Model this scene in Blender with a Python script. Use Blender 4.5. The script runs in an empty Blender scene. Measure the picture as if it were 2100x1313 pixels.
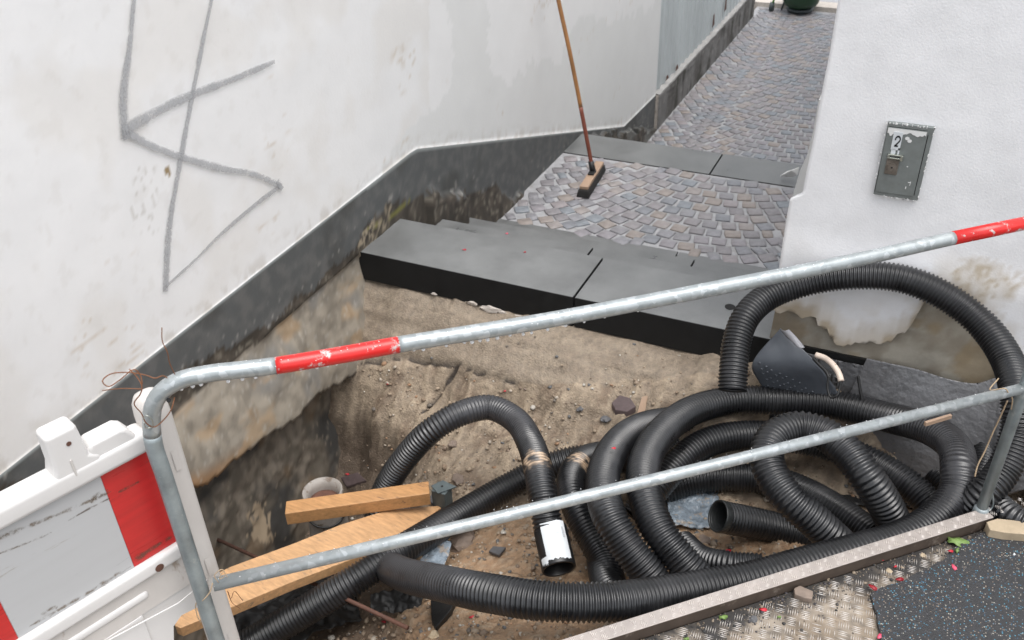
import bpy, bmesh, math, random
from mathutils import Vector, Matrix, noise
import numpy as np
random.seed(7)
S = bpy.context.scene
COL = S.collection
# ------------------------------------------------------------------ camera, sky, sun, exposure
FPX, CAMZ = 1866.8, 2.0
YAW, PIT, ROL = map(math.radians, (-25.775, 33.31, -1.9625))
fw = Vector((math.sin(YAW)*math.cos(PIT), math.cos(YAW)*math.cos(PIT), -math.sin(PIT)))
r0 = Vector((math.cos(YAW), -math.sin(YAW), 0)); u0 = r0.cross(fw)
rt = r0*math.cos(ROL)+u0*math.sin(ROL); up = -r0*math.sin(ROL)+u0*math.cos(ROL)
CAM = Vector((0, 0, CAMZ))
cd = bpy.data.cameras.new('camera'); cam = bpy.data.objects.new('camera', cd); COL.objects.link(cam)
cam.matrix_world = Matrix.Translation(CAM) @ Matrix((rt, up, -fw)).transposed().to_4x4()
cd.sensor_width = 22.3; cd.lens = 22.3*FPX/2100; cd.clip_start = .05; cd.clip_end = 200
cd.dof.use_dof = True; cd.dof.focus_distance = 2.3; cd.dof.aperture_fstop = 4.5
S.camera = cam
W = bpy.data.worlds.new('World'); S.world = W; W.use_nodes = True
nt = W.node_tree; nt.nodes.clear()
sk = nt.nodes.new('ShaderNodeTexSky'); sk.sky_type = 'NISHITA'; sk.sun_disc = False
SUN_EL, SUN_ROT = math.radians(74), math.radians(110)
sk.sun_elevation = SUN_EL; sk.sun_rotation = SUN_ROT; sk.dust_density = 3.0; sk.air_density = 1.0
hs = nt.nodes.new('ShaderNodeHueSaturation'); hs.inputs['Saturation'].default_value = .24
bg = nt.nodes.new('ShaderNodeBackground'); bg.inputs[1].default_value = .15
wo = nt.nodes.new('ShaderNodeOutputWorld')
nt.links.new(sk.outputs[0], hs.inputs['Color']); nt.links.new(hs.outputs[0], bg.inputs[0]); nt.links.new(bg.outputs[0], wo.inputs[0])
sl = bpy.data.lights.new('sun', 'SUN'); sl.energy = 1.1; sl.angle = math.radians(50); sl.color = (1, .975, .94)
so = bpy.data.objects.new('sun', sl); COL.objects.link(so)
sd = Vector((math.sin(SUN_ROT)*math.cos(SUN_EL), math.cos(SUN_ROT)*math.cos(SUN_EL), math.sin(SUN_EL)))
so.rotation_euler = sd.to_track_quat('Z', 'Y').to_euler(); so.location = (0, 0, 6)
S.view_settings.view_transform = 'Standard'; S.view_settings.look = 'None'
S.view_settings.gamma = 1; S.view_settings.use_curve_mapping = False
S.view_settings.exposure = 0.93

# ------------------------------------------------------------------ measuring helpers
def ray(px, py): return rt*(px-1050)-up*(py-656.5)+fw*FPX
def at(px, py, z=0.0):
    d = ray(px, py); return CAM+d*((z-CAMZ)/d.z)
def atY(px, py, Y):
    d = ray(px, py); return CAM+d*(Y/d.y)
def atX(px, py, X=-2.2):
    d = ray(px, py); return CAM+d*(X/d.x)
def atN(px, py, n, p0):
    d = ray(px, py); return CAM+d*(n.dot(p0-CAM)/n.dot(d))
def proj(p):
    q = p-CAM; k = q.dot(fw); return 1050+FPX*q.dot(rt)/k, 656.5-FPX*q.dot(up)/k
def nz(x, y, z=0, o=4): return noise.fractal(Vector((x, y, z)), 1.0, 2.0, o)
def inpoly(x, y, P):
    c = False; j = len(P)-1
    for i in range(len(P)):
        if (P[i][1] > y) != (P[j][1] > y) and x < (P[j][0]-P[i][0])*(y-P[i][1])/(P[j][1]-P[i][1])+P[i][0]: c = not c
        j = i
    return c
def interp(x, pts):
    if x <= pts[0][0]: return pts[0][1]
    for a, b in zip(pts, pts[1:]):
        if x <= b[0]: return a[1]+(b[1]-a[1])*(x-a[0])/(b[0]-a[0])
    return pts[-1][1]
def sm(a, b, x):
    t = min(1, max(0, (x-a)/(b-a))); return t*t*(3-2*t)
def mixc(a, b, t): return tuple(a[i]+(b[i]-a[i])*t for i in range(3))

# ------------------------------------------------------------------ materials
MATS = {}
def mat(name, col=(.5, .5, .5), rough=.6, metal=0, var=.12, vs=6, bump=.15, bs=80, attr=False, spec=.5, rv=.08,
        objrand=None, speck=None, voro=None, coat=0, grain=None, dist=.002, ior=None):
    m = bpy.data.materials.new(name); m.use_nodes = True; t = m.node_tree; N = t.nodes; L = t.links
    b = N['Principled BSDF']; tc = N.new('ShaderNodeTexCoord'); co = tc.outputs['Object']
    if grain:
        mp = N.new('ShaderNodeMapping'); mp.inputs['Scale'].default_value = grain; L.new(co, mp.inputs[0]); co2 = mp.outputs[0]
    else: co2 = co
    if objrand:
        oi = N.new('ShaderNodeObjectInfo'); cr = N.new('ShaderNodeValToRGB'); cr.color_ramp.interpolation = 'CONSTANT'
        el = cr.color_ramp.elements
        while len(el) < len(objrand): el.new(.5)
        for i, c in enumerate(objrand): el[i].position = i/len(objrand); el[i].color = (*c, 1)
        L.new(oi.outputs['Random'], cr.inputs[0]); base = cr.outputs[0]
    elif attr:
        a = N.new('ShaderNodeAttribute'); a.attribute_name = 'Col'; base = a.outputs['Color']
    else:
        rgb = N.new('ShaderNodeRGB'); rgb.outputs[0].default_value = (*col, 1); base = rgb.outputs[0]
    n1 = N.new('ShaderNodeTexNoise'); n1.inputs['Scale'].default_value = vs; n1.inputs['Detail'].default_value = 8
    n1.inputs['Roughness'].default_value = .65; L.new(co2, n1.inputs['Vector'])
    mr = N.new('ShaderNodeMapRange'); mr.inputs[1].default_value = .25; mr.inputs[2].default_value = .75
    mr.inputs[3].default_value = 1-var; mr.inputs[4].default_value = 1+var; L.new(n1.outputs['Fac'], mr.inputs[0])
    vm = N.new('ShaderNodeVectorMath'); vm.operation = 'SCALE'; L.new(base, vm.inputs[0]); L.new(mr.outputs[0], vm.inputs['Scale'])
    out = vm.outputs[0]
    if voro:   # coloured flecks: (scale, cutoff, colours, density)
        v = N.new('ShaderNodeTexVoronoi'); v.inputs['Scale'].default_value = voro[0]; L.new(co, v.inputs['Vector'])
        lt = N.new('ShaderNodeMath'); lt.operation = 'LESS_THAN'; lt.inputs[1].default_value = voro[1]; L.new(v.outputs['Distance'], lt.inputs[0])
        sc = N.new('ShaderNodeSeparateColor'); L.new(v.outputs['Color'], sc.inputs[0])
        l2 = N.new('ShaderNodeMath'); l2.operation = 'LESS_THAN'; l2.inputs[1].default_value = voro[3]; L.new(sc.outputs[0], l2.inputs[0])
        mu = N.new('ShaderNodeMath'); mu.operation = 'MULTIPLY'; L.new(lt.outputs[0], mu.inputs[0]); L.new(l2.outputs[0], mu.inputs[1])
        cr = N.new('ShaderNodeValToRGB'); cr.color_ramp.interpolation = 'CONSTANT'; el = cr.color_ramp.elements
        while len(el) < len(voro[2]): el.new(.5)
        for i, c in enumerate(voro[2]): el[i].position = i/len(voro[2]); el[i].color = (*c, 1)
        L.new(sc.outputs[1], cr.inputs[0])
        mx = N.new('ShaderNodeMix'); mx.data_type = 'RGBA'; L.new(mu.outputs[0], mx.inputs[0]); L.new(out, mx.inputs[6]); L.new(cr.outputs[0], mx.inputs[7])
        out = mx.outputs[2]
    if speck:  # (scale, threshold, colour): blotches of another colour
        n3 = N.new('ShaderNodeTexNoise'); n3.inputs['Scale'].default_value = speck[0]; n3.inputs['Detail'].default_value = 6
        n3.inputs['Roughness'].default_value = .7; L.new(co2, n3.inputs['Vector'])
        m2 = N.new('ShaderNodeMapRange'); m2.inputs[1].default_value = speck[1]; m2.inputs[2].default_value = speck[1]+.06; L.new(n3.outputs['Fac'], m2.inputs[0])
        mx = N.new('ShaderNodeMix'); mx.data_type = 'RGBA'; L.new(m2.outputs[0], mx.inputs[0]); L.new(out, mx.inputs[6]); mx.inputs[7].default_value = (*speck[2], 1)
        out = mx.outputs[2]
        if len(speck) > 3 and metal:
            mm = N.new('ShaderNodeMath'); mm.operation = 'SUBTRACT'; mm.inputs[0].default_value = 1; L.new(m2.outputs[0], mm.inputs[1])
            L.new(mm.outputs[0], b.inputs['Metallic'])
    L.new(out, b.inputs['Base Color'])
    r = N.new('ShaderNodeMapRange'); r.inputs[1].default_value = .3; r.inputs[2].default_value = .7
    r.inputs[3].default_value = max(0, rough-rv); r.inputs[4].default_value = min(1, rough+rv); L.new(n1.outputs['Fac'], r.inputs[0]); L.new(r.outputs[0], b.inputs['Roughness'])
    if not (speck and len(speck) > 3): b.inputs['Metallic'].default_value = metal
    b.inputs['Specular IOR Level'].default_value = spec; b.inputs['Coat Weight'].default_value = coat; b.inputs['Coat Roughness'].default_value = .15
    if bump:
        n2 = N.new('ShaderNodeTexNoise'); n2.inputs['Scale'].default_value = bs; n2.inputs['Detail'].default_value = 6; L.new(co2, n2.inputs['Vector'])
        bp = N.new('ShaderNodeBump'); bp.inputs['Strength'].default_value = bump; bp.inputs['Distance'].default_value = dist
        L.new(n2.outputs['Fac'], bp.inputs['Height']); L.new(bp.outputs[0], b.inputs['Normal'])
    MATS[name] = m; return m
mat('wall_paint', attr=True, rough=.68, var=.03, vs=5, bump=.15, bs=70, dist=.004)
mat('facade_paint', attr=True, rough=.72, var=.05, vs=9, bump=.3, bs=150, dist=.003)
mat('soil', attr=True, rough=.7, var=.35, vs=38, bump=.9, bs=120, rv=.18, dist=.006)
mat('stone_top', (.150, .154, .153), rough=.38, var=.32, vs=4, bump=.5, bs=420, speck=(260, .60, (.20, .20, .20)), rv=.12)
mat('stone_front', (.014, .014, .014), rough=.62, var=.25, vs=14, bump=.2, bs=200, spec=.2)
mat('joint_dark', (.01, .01, .01), rough=.9, bump=0)
mat('mortar', (.35, .35, .36), rough=.6, var=.25, vs=14, bump=.5, bs=150, speck=(6, .58, (.28, .27, .265)))
CB0 = [(.155, .125, .115), (.20, .155, .14), (.13, .125, .13), (.115, .135, .145), (.17, .14, .125), (.22, .17, .13), (.16, .15, .15), (.20, .14, .085), (.10, .105, .11), (.18, .15, .15), (.14, .125, .12), (.125, .10, .09)]
CB = [tuple(1.60*(.40*c+.60*(.147, .152, .168)[k]) for k, c in enumerate(q)) for q in CB0]
mat('cobble', objrand=CB, rough=.42, var=.28, vs=22, bump=.5, bs=90, dist=.004)
mat('cobble_far', attr=True, rough=.55, var=.25, vs=20, bump=.3, bs=60)
mat('pipe_black', attr=True, rough=.34, var=.35, vs=16, bump=.05, bs=200, rv=.1, spec=.75)
mat('pipe_rim', (.022, .024, .024), rough=.3, var=.2, bump=.05)
mat('pipe_plain', (.012, .012, .013), rough=.4, var=.2, bump=.05)
mat('galvanised', (.36, .39, .395), rough=.4, metal=.5, var=.16, vs=26, bump=.12, bs=120, voro=(75, 9, [(.42, .45, .46), (.32, .35, .36), (.48, .51, .52), (.39, .42, .43)], .42), rv=.12)
mat('galvanised_post', (.30, .34, .35), rough=.5, metal=.5, var=.3, vs=18, bump=.15, bs=120, speck=(16, .6, (.42, .45, .44)))
mat('red_paint', (.58, .018, .016), rough=.3, var=.12, vs=20, bump=.08, bs=60, speck=(26, .575, (.50, .50, .48)))
mat('white_plastic', (.66, .645, .63), rough=.4, var=.05, vs=7, bump=.06, bs=40, speck=(17, .70, (.44, .35, .26)))
mat('white_dirty', (.56, .53, .50), rough=.5, var=.1, vs=9, bump=.1, bs=60, speck=(12, .64, (.36, .30, .25)), grain=(1, 1, .4))
mat('sheet_white', (.46, .465, .47), rough=.35, var=.03, vs=7, bump=.03, bs=40, speck=(6, .625, (.27, .23, .19)), grain=(1, .5, 5))
mat('sheet_red', (.50, .022, .022), rough=.33, var=.16, vs=9, bump=.03, bs=40, grain=(1, .5, 6), speck=(7, .60, (.20, .02, .02)))
mat('wood_board', (.47, .275, .135), rough=.5, var=.3, vs=7, bump=.3, bs=60, grain=(2.5, 11, 11), speck=(3.2, .60, (.22, .15, .095)))
mat('wood_beam', (.42, .225, .095), rough=.5, var=.35, vs=8, bump=.3, bs=60, grain=(2, 12, 12), speck=(4, .60, (.19, .105, .055)))
mat('wood_end', (.30, .17, .085), rough=.7, var=.3, vs=40)
mat('rust', (.10, .045, .03), rough=.75, var=.4, vs=40, bump=.4)
mat('rust_wire', (.20, .085, .04), rough=.6, var=.3, vs=60, metal=.3, bump=0)
mat('twine', (.42, .31, .2), rough=.8, var=.3, vs=90, bump=.4, bs=300)
mat('alu', attr=True, rough=.5, metal=.35, var=.22, vs=14, bump=.3, bs=120)
mat('alu_bar', (.64, .60, .56), rough=.3, metal=.25, var=.2, vs=20, bump=.1)
mat('alu_edge', (.42, .375, .345), rough=.45, metal=.4, var=.16, vs=12, bump=.15, bs=90, speck=(16, .64, (.33, .28, .25)))
mat('alu_side', (.075, .055, .042), rough=.7, metal=.2, var=.4, vs=10, bump=.3, speck=(9, .6, (.16, .13, .105)))
mat('rubber_mat', (.026, .0265, .029), rough=.6, var=.3, vs=60, bump=.8, bs=260, voro=(230, .42, [(.05, .15, .22), (.36, .35, .30), (.035, .10, .17), (.22, .17, .13), (.06, .24, .34), (.12, .12, .13), (.24, .22, .19)], .26), dist=.004)
mat('asphalt', (.055, .053, .05), rough=.8, var=.3, vs=60, bump=.7, bs=200)
mat('membrane', (.17, .17, .175), rough=.3, var=.25, vs=9, bump=.8, bs=55, spec=.9, dist=.006)
mat('membrane_grey', (.075, .084, .098), rough=.42, var=.15, vs=8, bump=.1, bs=30)
mat('membrane_light', (.30, .30, .32), rough=.35, var=.1, bump=.05)
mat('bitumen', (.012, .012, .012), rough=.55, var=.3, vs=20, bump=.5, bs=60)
mat('concrete_tan', attr=True, rough=.75, var=.12, vs=18, bump=.4, bs=110)
mat('concrete_grey', attr=True, rough=.8, var=.2, vs=8, bump=.4, bs=70)
mat('corrugated', (.52, .56, .57), rough=.5, metal=.1, var=.14, vs=3, bump=.05, grain=(1, 1, .25), speck=(3, .68, (.28, .26, .22)))
mat('hatch_grey', (.20, .22, .215), rough=.42, metal=.25, var=.14, vs=30, bump=.1, speck=(34, .69, (.55, .56, .54)))
mat('chipped_white', (.74, .74, .73), rough=.6, var=.05, bump=.2)
mat('dark_gap', (.012, .012, .012), rough=.9, bump=0)
mat('steel', (.45, .47, .42), rough=.3, metal=.9, var=.15, vs=60, bump=.05)
mat('lock_brown', (.20, .175, .15), rough=.5, metal=.6, var=.3, vs=60, bump=.2)
mat('print_black', (.012, .012, .015), rough=.5, bump=0)
mat('label_paper', (.62, .65, .67), rough=.5, var=.06, vs=20, bump=.15, bs=30)
mat('print_grey', (.42, .44, .46), rough=.6, var=.4, vs=200, bump=0)
mat('bucket_white', (.30, .275, .25), rough=.55, var=.25, vs=20, bump=.2, speck=(14, .55, (.17, .13, .10)))
mat('pale_dirty', (.52, .47, .42), rough=.7, var=.2, vs=30, bump=.3, speck=(20, .6, (.28, .23, .18)))
mat('conduit', (.62, .52, .44), rough=.5, var=.15, vs=30, bump=.1, speck=(25, .62, (.35, .25, .18)))
mat('black_plastic', (.012, .012, .012), rough=.45, bump=.05)
mat('zinc_dull', (.11, .135, .14), rough=.5, metal=.4, var=.2, vs=30)
mat('leaf_green', (.16, .25, .07), rough=.5, var=.25, vs=40, bump=.3, bs=60)
mat('petal', (.48, .02, .035), rough=.45, var=.2, vs=60, bump=0)
mat('petal_dark', (.25, .008, .015), rough=.5, var=.2, vs=60, bump=0)
mat('petal_pink', (.75, .09, .16), rough=.45, var=.2, vs=60, bump=0)
mat('rock_brown', (.20, .155, .125), rough=.7, var=.3, vs=30, bump=.4)
mat('rock_grey', (.10, .10, .105), rough=.55, var=.3, vs=30, bump=.4)
mat('rock_purple', (.115, .085, .085), rough=.6, var=.3, vs=30, bump=.4)
mat('rock_pale', (.40, .32, .22), rough=.75, var=.25, vs=18, bump=.5, bs=60)
mat('gravel', attr=True, rough=.7, var=.2, vs=60, bump=.2)
mat('green_tub', (.012, .045, .018), rough=.35, var=.2, bump=.05)
mat('green_light', (.12, .30, .07), rough=.4, var=.2, bump=.05)
mat('tub_grey', (.06, .075, .08), rough=.5, var=.2)
mat('bristle', (.014, .013, .012), rough=.8, var=.3, vs=80, bump=.6, bs=300)
mat('broom_wood', (.38, .26, .18), rough=.6, var=.15, vs=20, bump=.1)
mat('handle_wood', (.33, .155, .055), rough=.45, var=.3, vs=12, bump=.1, grain=(1, 1, .3))
mat('handle_red', (.22, .065, .04), rough=.45, var=.3, vs=12, bump=.1)
mat('film_blue', (.20, .24, .28), rough=.25, var=.5, vs=25, bump=.8, bs=40, speck=(18, .55, (.30, .26, .22)), dist=.01)
def mk_special(nm='spray', colr=(.40, .405, .415, 1), amax=.93, lo=.1):
    # sprayed grey strokes: soft uneven edge
    m = bpy.data.materials.new(nm); m.use_nodes = True; t = m.node_tree; N = t.nodes; L = t.links; b = N['Principled BSDF']
    b.inputs['Base Color'].default_value = colr; b.inputs['Roughness'].default_value = .6
    uv = N.new('ShaderNodeUVMap'); sp = N.new('ShaderNodeSeparateXYZ'); L.new(uv.outputs[0], sp.inputs[0])
    tc = N.new('ShaderNodeTexCoord'); n = N.new('ShaderNodeTexNoise'); n.inputs['Scale'].default_value = 55; n.inputs['Detail'].default_value = 7; n.inputs['Roughness'].default_value = .75
    L.new(tc.outputs['Object'], n.inputs['Vector'])
    a = N.new('ShaderNodeMath'); a.operation = 'SUBTRACT'; L.new(sp.outputs[0], a.inputs[0]); a.inputs[1].default_value = .5
    ab = N.new('ShaderNodeMath'); ab.operation = 'ABSOLUTE'; L.new(a.outputs[0], ab.inputs[0])
    mr = N.new('ShaderNodeMapRange'); mr.inputs[1].default_value = .5; mr.inputs[2].default_value = .18; mr.inputs[3].default_value = 0; mr.inputs[4].default_value = 1; L.new(ab.outputs[0], mr.inputs[0])
    m2 = N.new('ShaderNodeMapRange'); m2.inputs[1].default_value = .3; m2.inputs[2].default_value = .6; m2.inputs[3].default_value = lo; m2.inputs[4].default_value = 1.25; L.new(n.outputs['Fac'], m2.inputs[0])
    mu = N.new('ShaderNodeMath'); mu.operation = 'MULTIPLY'; mu.use_clamp = True; L.new(mr.outputs[0], mu.inputs[0]); L.new(m2.outputs[0], mu.inputs[1])
    m3 = N.new('ShaderNodeMath'); m3.operation = 'MULTIPLY'; m3.inputs[1].default_value = amax; L.new(mu.outputs[0], m3.inputs[0])
    L.new(m3.outputs[0], b.inputs['Alpha']); MATS[nm] = m
    m = bpy.data.materials.new('water'); m.use_nodes = True; b = m.node_tree.nodes['Principled BSDF']
    b.inputs['Base Color'].default_value = (1, 1, 1, 1); b.inputs['Roughness'].default_value = .02; b.inputs['IOR'].default_value = 1.33; b.inputs['Transmission Weight'].default_value = .25
    MATS['water'] = m
mk_special()
mk_special('grime', (.20, .15, .10, 1), .6, -.9)
mk_special('grime_dark', (.12, .085, .06, 1), .6, -.7)

# ------------------------------------------------------------------ object helpers
def link(name, me, m=None, parent=None, smooth=False):
    o = bpy.data.objects.new(name, me); COL.objects.link(o)
    if m: 
        for k in (m if isinstance(m, (list, tuple)) else [m]): me.materials.append(MATS[k])
    if smooth: me.polygons.foreach_set('use_smooth', [True]*len(me.polygons))
    if parent:
        o.parent = parent; o.matrix_parent_inverse = parent.matrix_world.inverted() if False else Matrix.Translation(-parent.location)
    return o
def mesh(name, V, F, m=None, parent=None, smooth=False, col=None, uv=None):
    me = bpy.data.meshes.new(name); me.from_pydata([tuple(v) for v in V], [], F)
    if col is not None:
        a = me.color_attributes.new('Col', 'FLOAT_COLOR', 'POINT')
        a.data.foreach_set('color', np.array([(*c[:3], 1) for c in col], dtype=np.float32).ravel())
    if uv is not None:
        l = me.uv_layers.new(name='UVMap')
        vi = [0]*len(me.loops); me.loops.foreach_get('vertex_index', vi)
        l.data.foreach_set('uv', np.array([uv[i] for i in vi], dtype=np.float32).ravel())
    me.validate(); me.update()
    return link(name, me, m, parent, smooth)
def tag(o, label=None, cat=None, group=None, kind=None):
    if label: o['label'] = label
    if cat: o['category'] = cat
    if group: o['group'] = group
    if kind: o['kind'] = kind
    return o
def empty(name, loc, label=None, cat=None, group=None, kind=None):
    o = bpy.data.objects.new(name, None); COL.objects.link(o); o.location = loc; o.empty_display_size = .1
    return tag(o, label, cat, group, kind)
class MB:
    def __init__(s): s.V = []; s.F = []; s.U = []; s.C = []
    def add(s, V, F, U=None, C=None):
        k = len(s.V); s.V += [Vector(v) for v in V]; s.F += [tuple(i+k for i in f) for f in F]
        s.U += U or [(0, 0)]*len(V); s.C += C or [(.5, .5, .5)]*len(V); return s
    def box(s, o, ax, ay, az):   # corner + three edge vectors
        o, ax, ay, az = map(Vector, (o, ax, ay, az))
        V = [o, o+ax, o+ax+ay, o+ay, o+az, o+ax+az, o+ax+ay+az, o+ay+az]
        return s.add(V, [(0, 3, 2, 1), (4, 5, 6, 7), (0, 1, 5, 4), (1, 2, 6, 5), (2, 3, 7, 6), (3, 0, 4, 7)])
    def b(s, x0, x1, y0, y1, z0, z1): return s.box((x0, y0, z0), (x1-x0, 0, 0), (0, y1-y0, 0), (0, 0, z1-z0))
    def tube(s, path, r, n=12, cap=True, uvs=False, cols=None):
        path = [Vector(p) for p in path]; R = r if isinstance(r, (list, tuple)) else [r]*len(path)
        T = [(path[min(i+1, len(path)-1)]-path[max(i-1, 0)]).normalized() for i in range(len(path))]
        a = T[0].orthogonal().normalized(); V = []; F = []; C = []
        for i, p in enumerate(path):
            a = (a-T[i]*a.dot(T[i])).normalized(); b = T[i].cross(a)
            for k in range(n):
                t = 2*math.pi*k/n; V.append(p+(a*math.cos(t)+b*math.sin(t))*R[i]); C.append(cols[i] if cols else (.5, .5, .5))
        for i in range(len(path)-1):
            for k in range(n): F.append((i*n+k, i*n+(k+1) % n, (i+1)*n+(k+1) % n, (i+1)*n+k))
        if cap: F.append(tuple(reversed(range(n)))); F.append(tuple((len(path)-1)*n+k for k in range(n)))
        return s.add(V, F, None, C)
    def lathe(s, c, ax, prof, n=28, caps=(False, False)):   # prof: (distance along the axis, radius)
        c = Vector(c); ax = Vector(ax).normalized(); a = ax.orthogonal().normalized(); b = ax.cross(a); V = []; F = []
        for h, r in prof:
            for k in range(n): t = 2*math.pi*k/n; V.append(c+ax*h+(a*math.cos(t)+b*math.sin(t))*r)
        for i in range(len(prof)-1):
            for k in range(n): F.append((i*n+k, i*n+(k+1) % n, (i+1)*n+(k+1) % n, (i+1)*n+k))
        if caps[0]: F.append(tuple(reversed(range(n))))
        if caps[1]: F.append(tuple((len(prof)-1)*n+k for k in range(n)))
        return s.add(V, F)
    def prism(s, pts, d):        # planar polygon extruded along d
        n = len(pts); d = Vector(d); V = [Vector(p) for p in pts]; V += [v+d for v in V]
        F = [tuple(range(n)), tuple(reversed(range(n, 2*n)))]+[(i, i+n, (i+1) % n+n, (i+1) % n) for i in range(n)]
        return s.add(V, F)
    def blob(s, c, r, seed=0, sub=1, jit=.25, C=None, sq=(1, 1, 1), rot=None):
        bm = bmesh.new(); bmesh.ops.create_icosphere(bm, subdivisions=sub, radius=1)
        rr = random.Random(seed); V = []
        M = rot or Matrix.Rotation(rr.random()*6, 3, 'Z')
        for v in bm.verts:
            k = 1+jit*noise.noise(v.co*1.3+Vector((seed*3.1, seed*1.7, 0)))*2
            V.append(Vector(c)+M @ Vector((v.co.x*k*r*sq[0], v.co.y*k*r*sq[1], v.co.z*k*r*sq[2])))
        F = [tuple(v.index for v in f.verts) for f in bm.faces]; bm.free()
        return s.add(V, F, None, [C or (.5, .5, .5)]*len(V))
    def obj(s, name, m=None, parent=None, smooth=False, bevel=0, seg=2, col=False, uv=False, weld=False):
        o = mesh(name, s.V, s.F, m, parent, smooth, s.C if col else None, s.U if uv else None)
        if weld or bevel:
            bm = bmesh.new(); bm.from_mesh(o.data); bmesh.ops.recalc_face_normals(bm, faces=bm.faces); bm.to_mesh(o.data); bm.free()
        if bevel:
            md = o.modifiers.new('bevel', 'BEVEL'); md.width = bevel; md.segments = seg; md.limit_method = 'ANGLE'; md.angle_limit = math.radians(35)
            o.data.polygons.foreach_set('use_smooth', [True]*len(o.data.polygons))
            wn = o.modifiers.new('wn', 'WEIGHTED_NORMAL'); wn.keep_sharp = True
        return o
def spline(P, step=.02, closed=False):
    P = [Vector(p) for p in P]; out = []
    for i in range(len(P)-1):
        p0 = P[max(i-1, 0)]; p1 = P[i]; p2 = P[i+1]; p3 = P[min(i+2, len(P)-1)]
        if i == 0: p0 = p1*2-p2
        if i == len(P)-2: p3 = p2*2-p1
        a = .5
        t0 = 0; t1 = t0+max(1e-4, (p1-p0).length**a); t2 = t1+max(1e-4, (p2-p1).length**a); t3 = t2+max(1e-4, (p3-p2).length**a)
        n = 24
        for k in range(n):
            t = t1+(t2-t1)*k/n
            A1 = p0*((t1-t)/(t1-t0))+p1*((t-t0)/(t1-t0)); A2 = p1*((t2-t)/(t2-t1))+p2*((t-t1)/(t2-t1)); A3 = p2*((t3-t)/(t3-t2))+p3*((t-t2)/(t3-t2))
            B1 = A1*((t2-t)/(t2-t0))+A2*((t-t0)/(t2-t0)); B2 = A2*((t3-t)/(t3-t1))+A3*((t-t1)/(t3-t1))
            out.append(B1*((t2-t)/(t2-t1))+B2*((t-t1)/(t2-t1)))
    out.append(P[-1])
    # equal spacing
    Ls = [0]
    for a, b in zip(out, out[1:]): Ls.append(Ls[-1]+(b-a).length)
    n = max(2, int(round(Ls[-1]/step))); res = []; j = 0
    for k in range(n+1):
        s = Ls[-1]*k/n
        while j < len(Ls)-2 and Ls[j+1] < s: j += 1
        f = (s-Ls[j])/max(1e-9, Ls[j+1]-Ls[j]); res.append(out[j].lerp(out[j+1], f))
    return res
def grid(name, nu, nv, fn, m, parent=None, smooth=True, colfn=None):
    V = []; C = []
    for j in range(nv+1):
        for i in range(nu+1):
            p = fn(i/nu, j/nv); V.append(p); 
            if colfn: C.append(colfn(p))
    F = [(j*(nu+1)+i, j*(nu+1)+i+1, (j+1)*(nu+1)+i+1, (j+1)*(nu+1)+i) for j in range(nv) for i in range(nu)]
    return mesh(name, V, F, m, parent, smooth, C if colfn else None)

# ================================================================== SETTING
Z0 = -.045                                     # street level; the top step is at 0
XW = -2.2                                      # face of the left wall
LAND, ALLEY = -.4875, -1.1375
d46 = Vector((.724, .69, 0)); n46 = Vector((-.69, .724, 0))
cA = at(1190, 1300); 
def curb(t, off=0, z=0.0): return cA+d46*t+n46*off+Vector((0, 0, z))
# street ground (with the trench left open)
MB().prism([curb(-3.4, -.004, Z0-.01), curb(2.17, -.004, Z0-.01), (14, 2.99, Z0-.01), (14, -14, Z0-.01), (-14, -14, Z0-.01), (-14, curb(-3.4).y, Z0-.01)], (0, 0, -.12)).obj('street', 'asphalt')['kind'] = 'structure'

# ---- left wall
TOP = [(-1, .2), (1.13, .229), (1.686, .243), (3.50, .283), (3.56, .279), (6.786, -.79), (7.66, -.815)]
PLB = [(0, 1010), (150, 960), (280, 870), (330, 800), (380, 756), (440, 725), (500, 692), (560, 655), (620, 605), (700, 535), (742, 478), (770, 440), (785, 425), (840, 410), (900, 395), (930, 402), (960, 392), (990, 400), (1015, 375), (1040, 410), (1080, 392), (1130, 345), (1170, 312), (1200, 290), (1230, 275), (1300, 264)]
LEDGE = [(300, 1010), (395, 985), (440, 960), (480, 925), (540, 880), (575, 862), (600, 825), (640, 800), (700, 768), (760, 740)]
PATCH = [(905, -60), (990, -60), (1010, 150), (1040, 170), (1060, 155), (1100, 120), (1150, 130), (1170, 60), (1200, 25), (1250, 50), (1340, 10), (1360, -60), (1500, -60), (1345, 195), (1280, 255), (1150, 268), (850, 300), (700, 420), (790, 330), (860, 250), (920, 180), (930, 90)]
def wall_zone(Y, z):
    px, py = proj(Vector((XW, Y, z)))
    w = nz(Y*7, z*7, 3)*10
    zt = interp(Y, TOP)
    return px, py, w, zt
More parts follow.
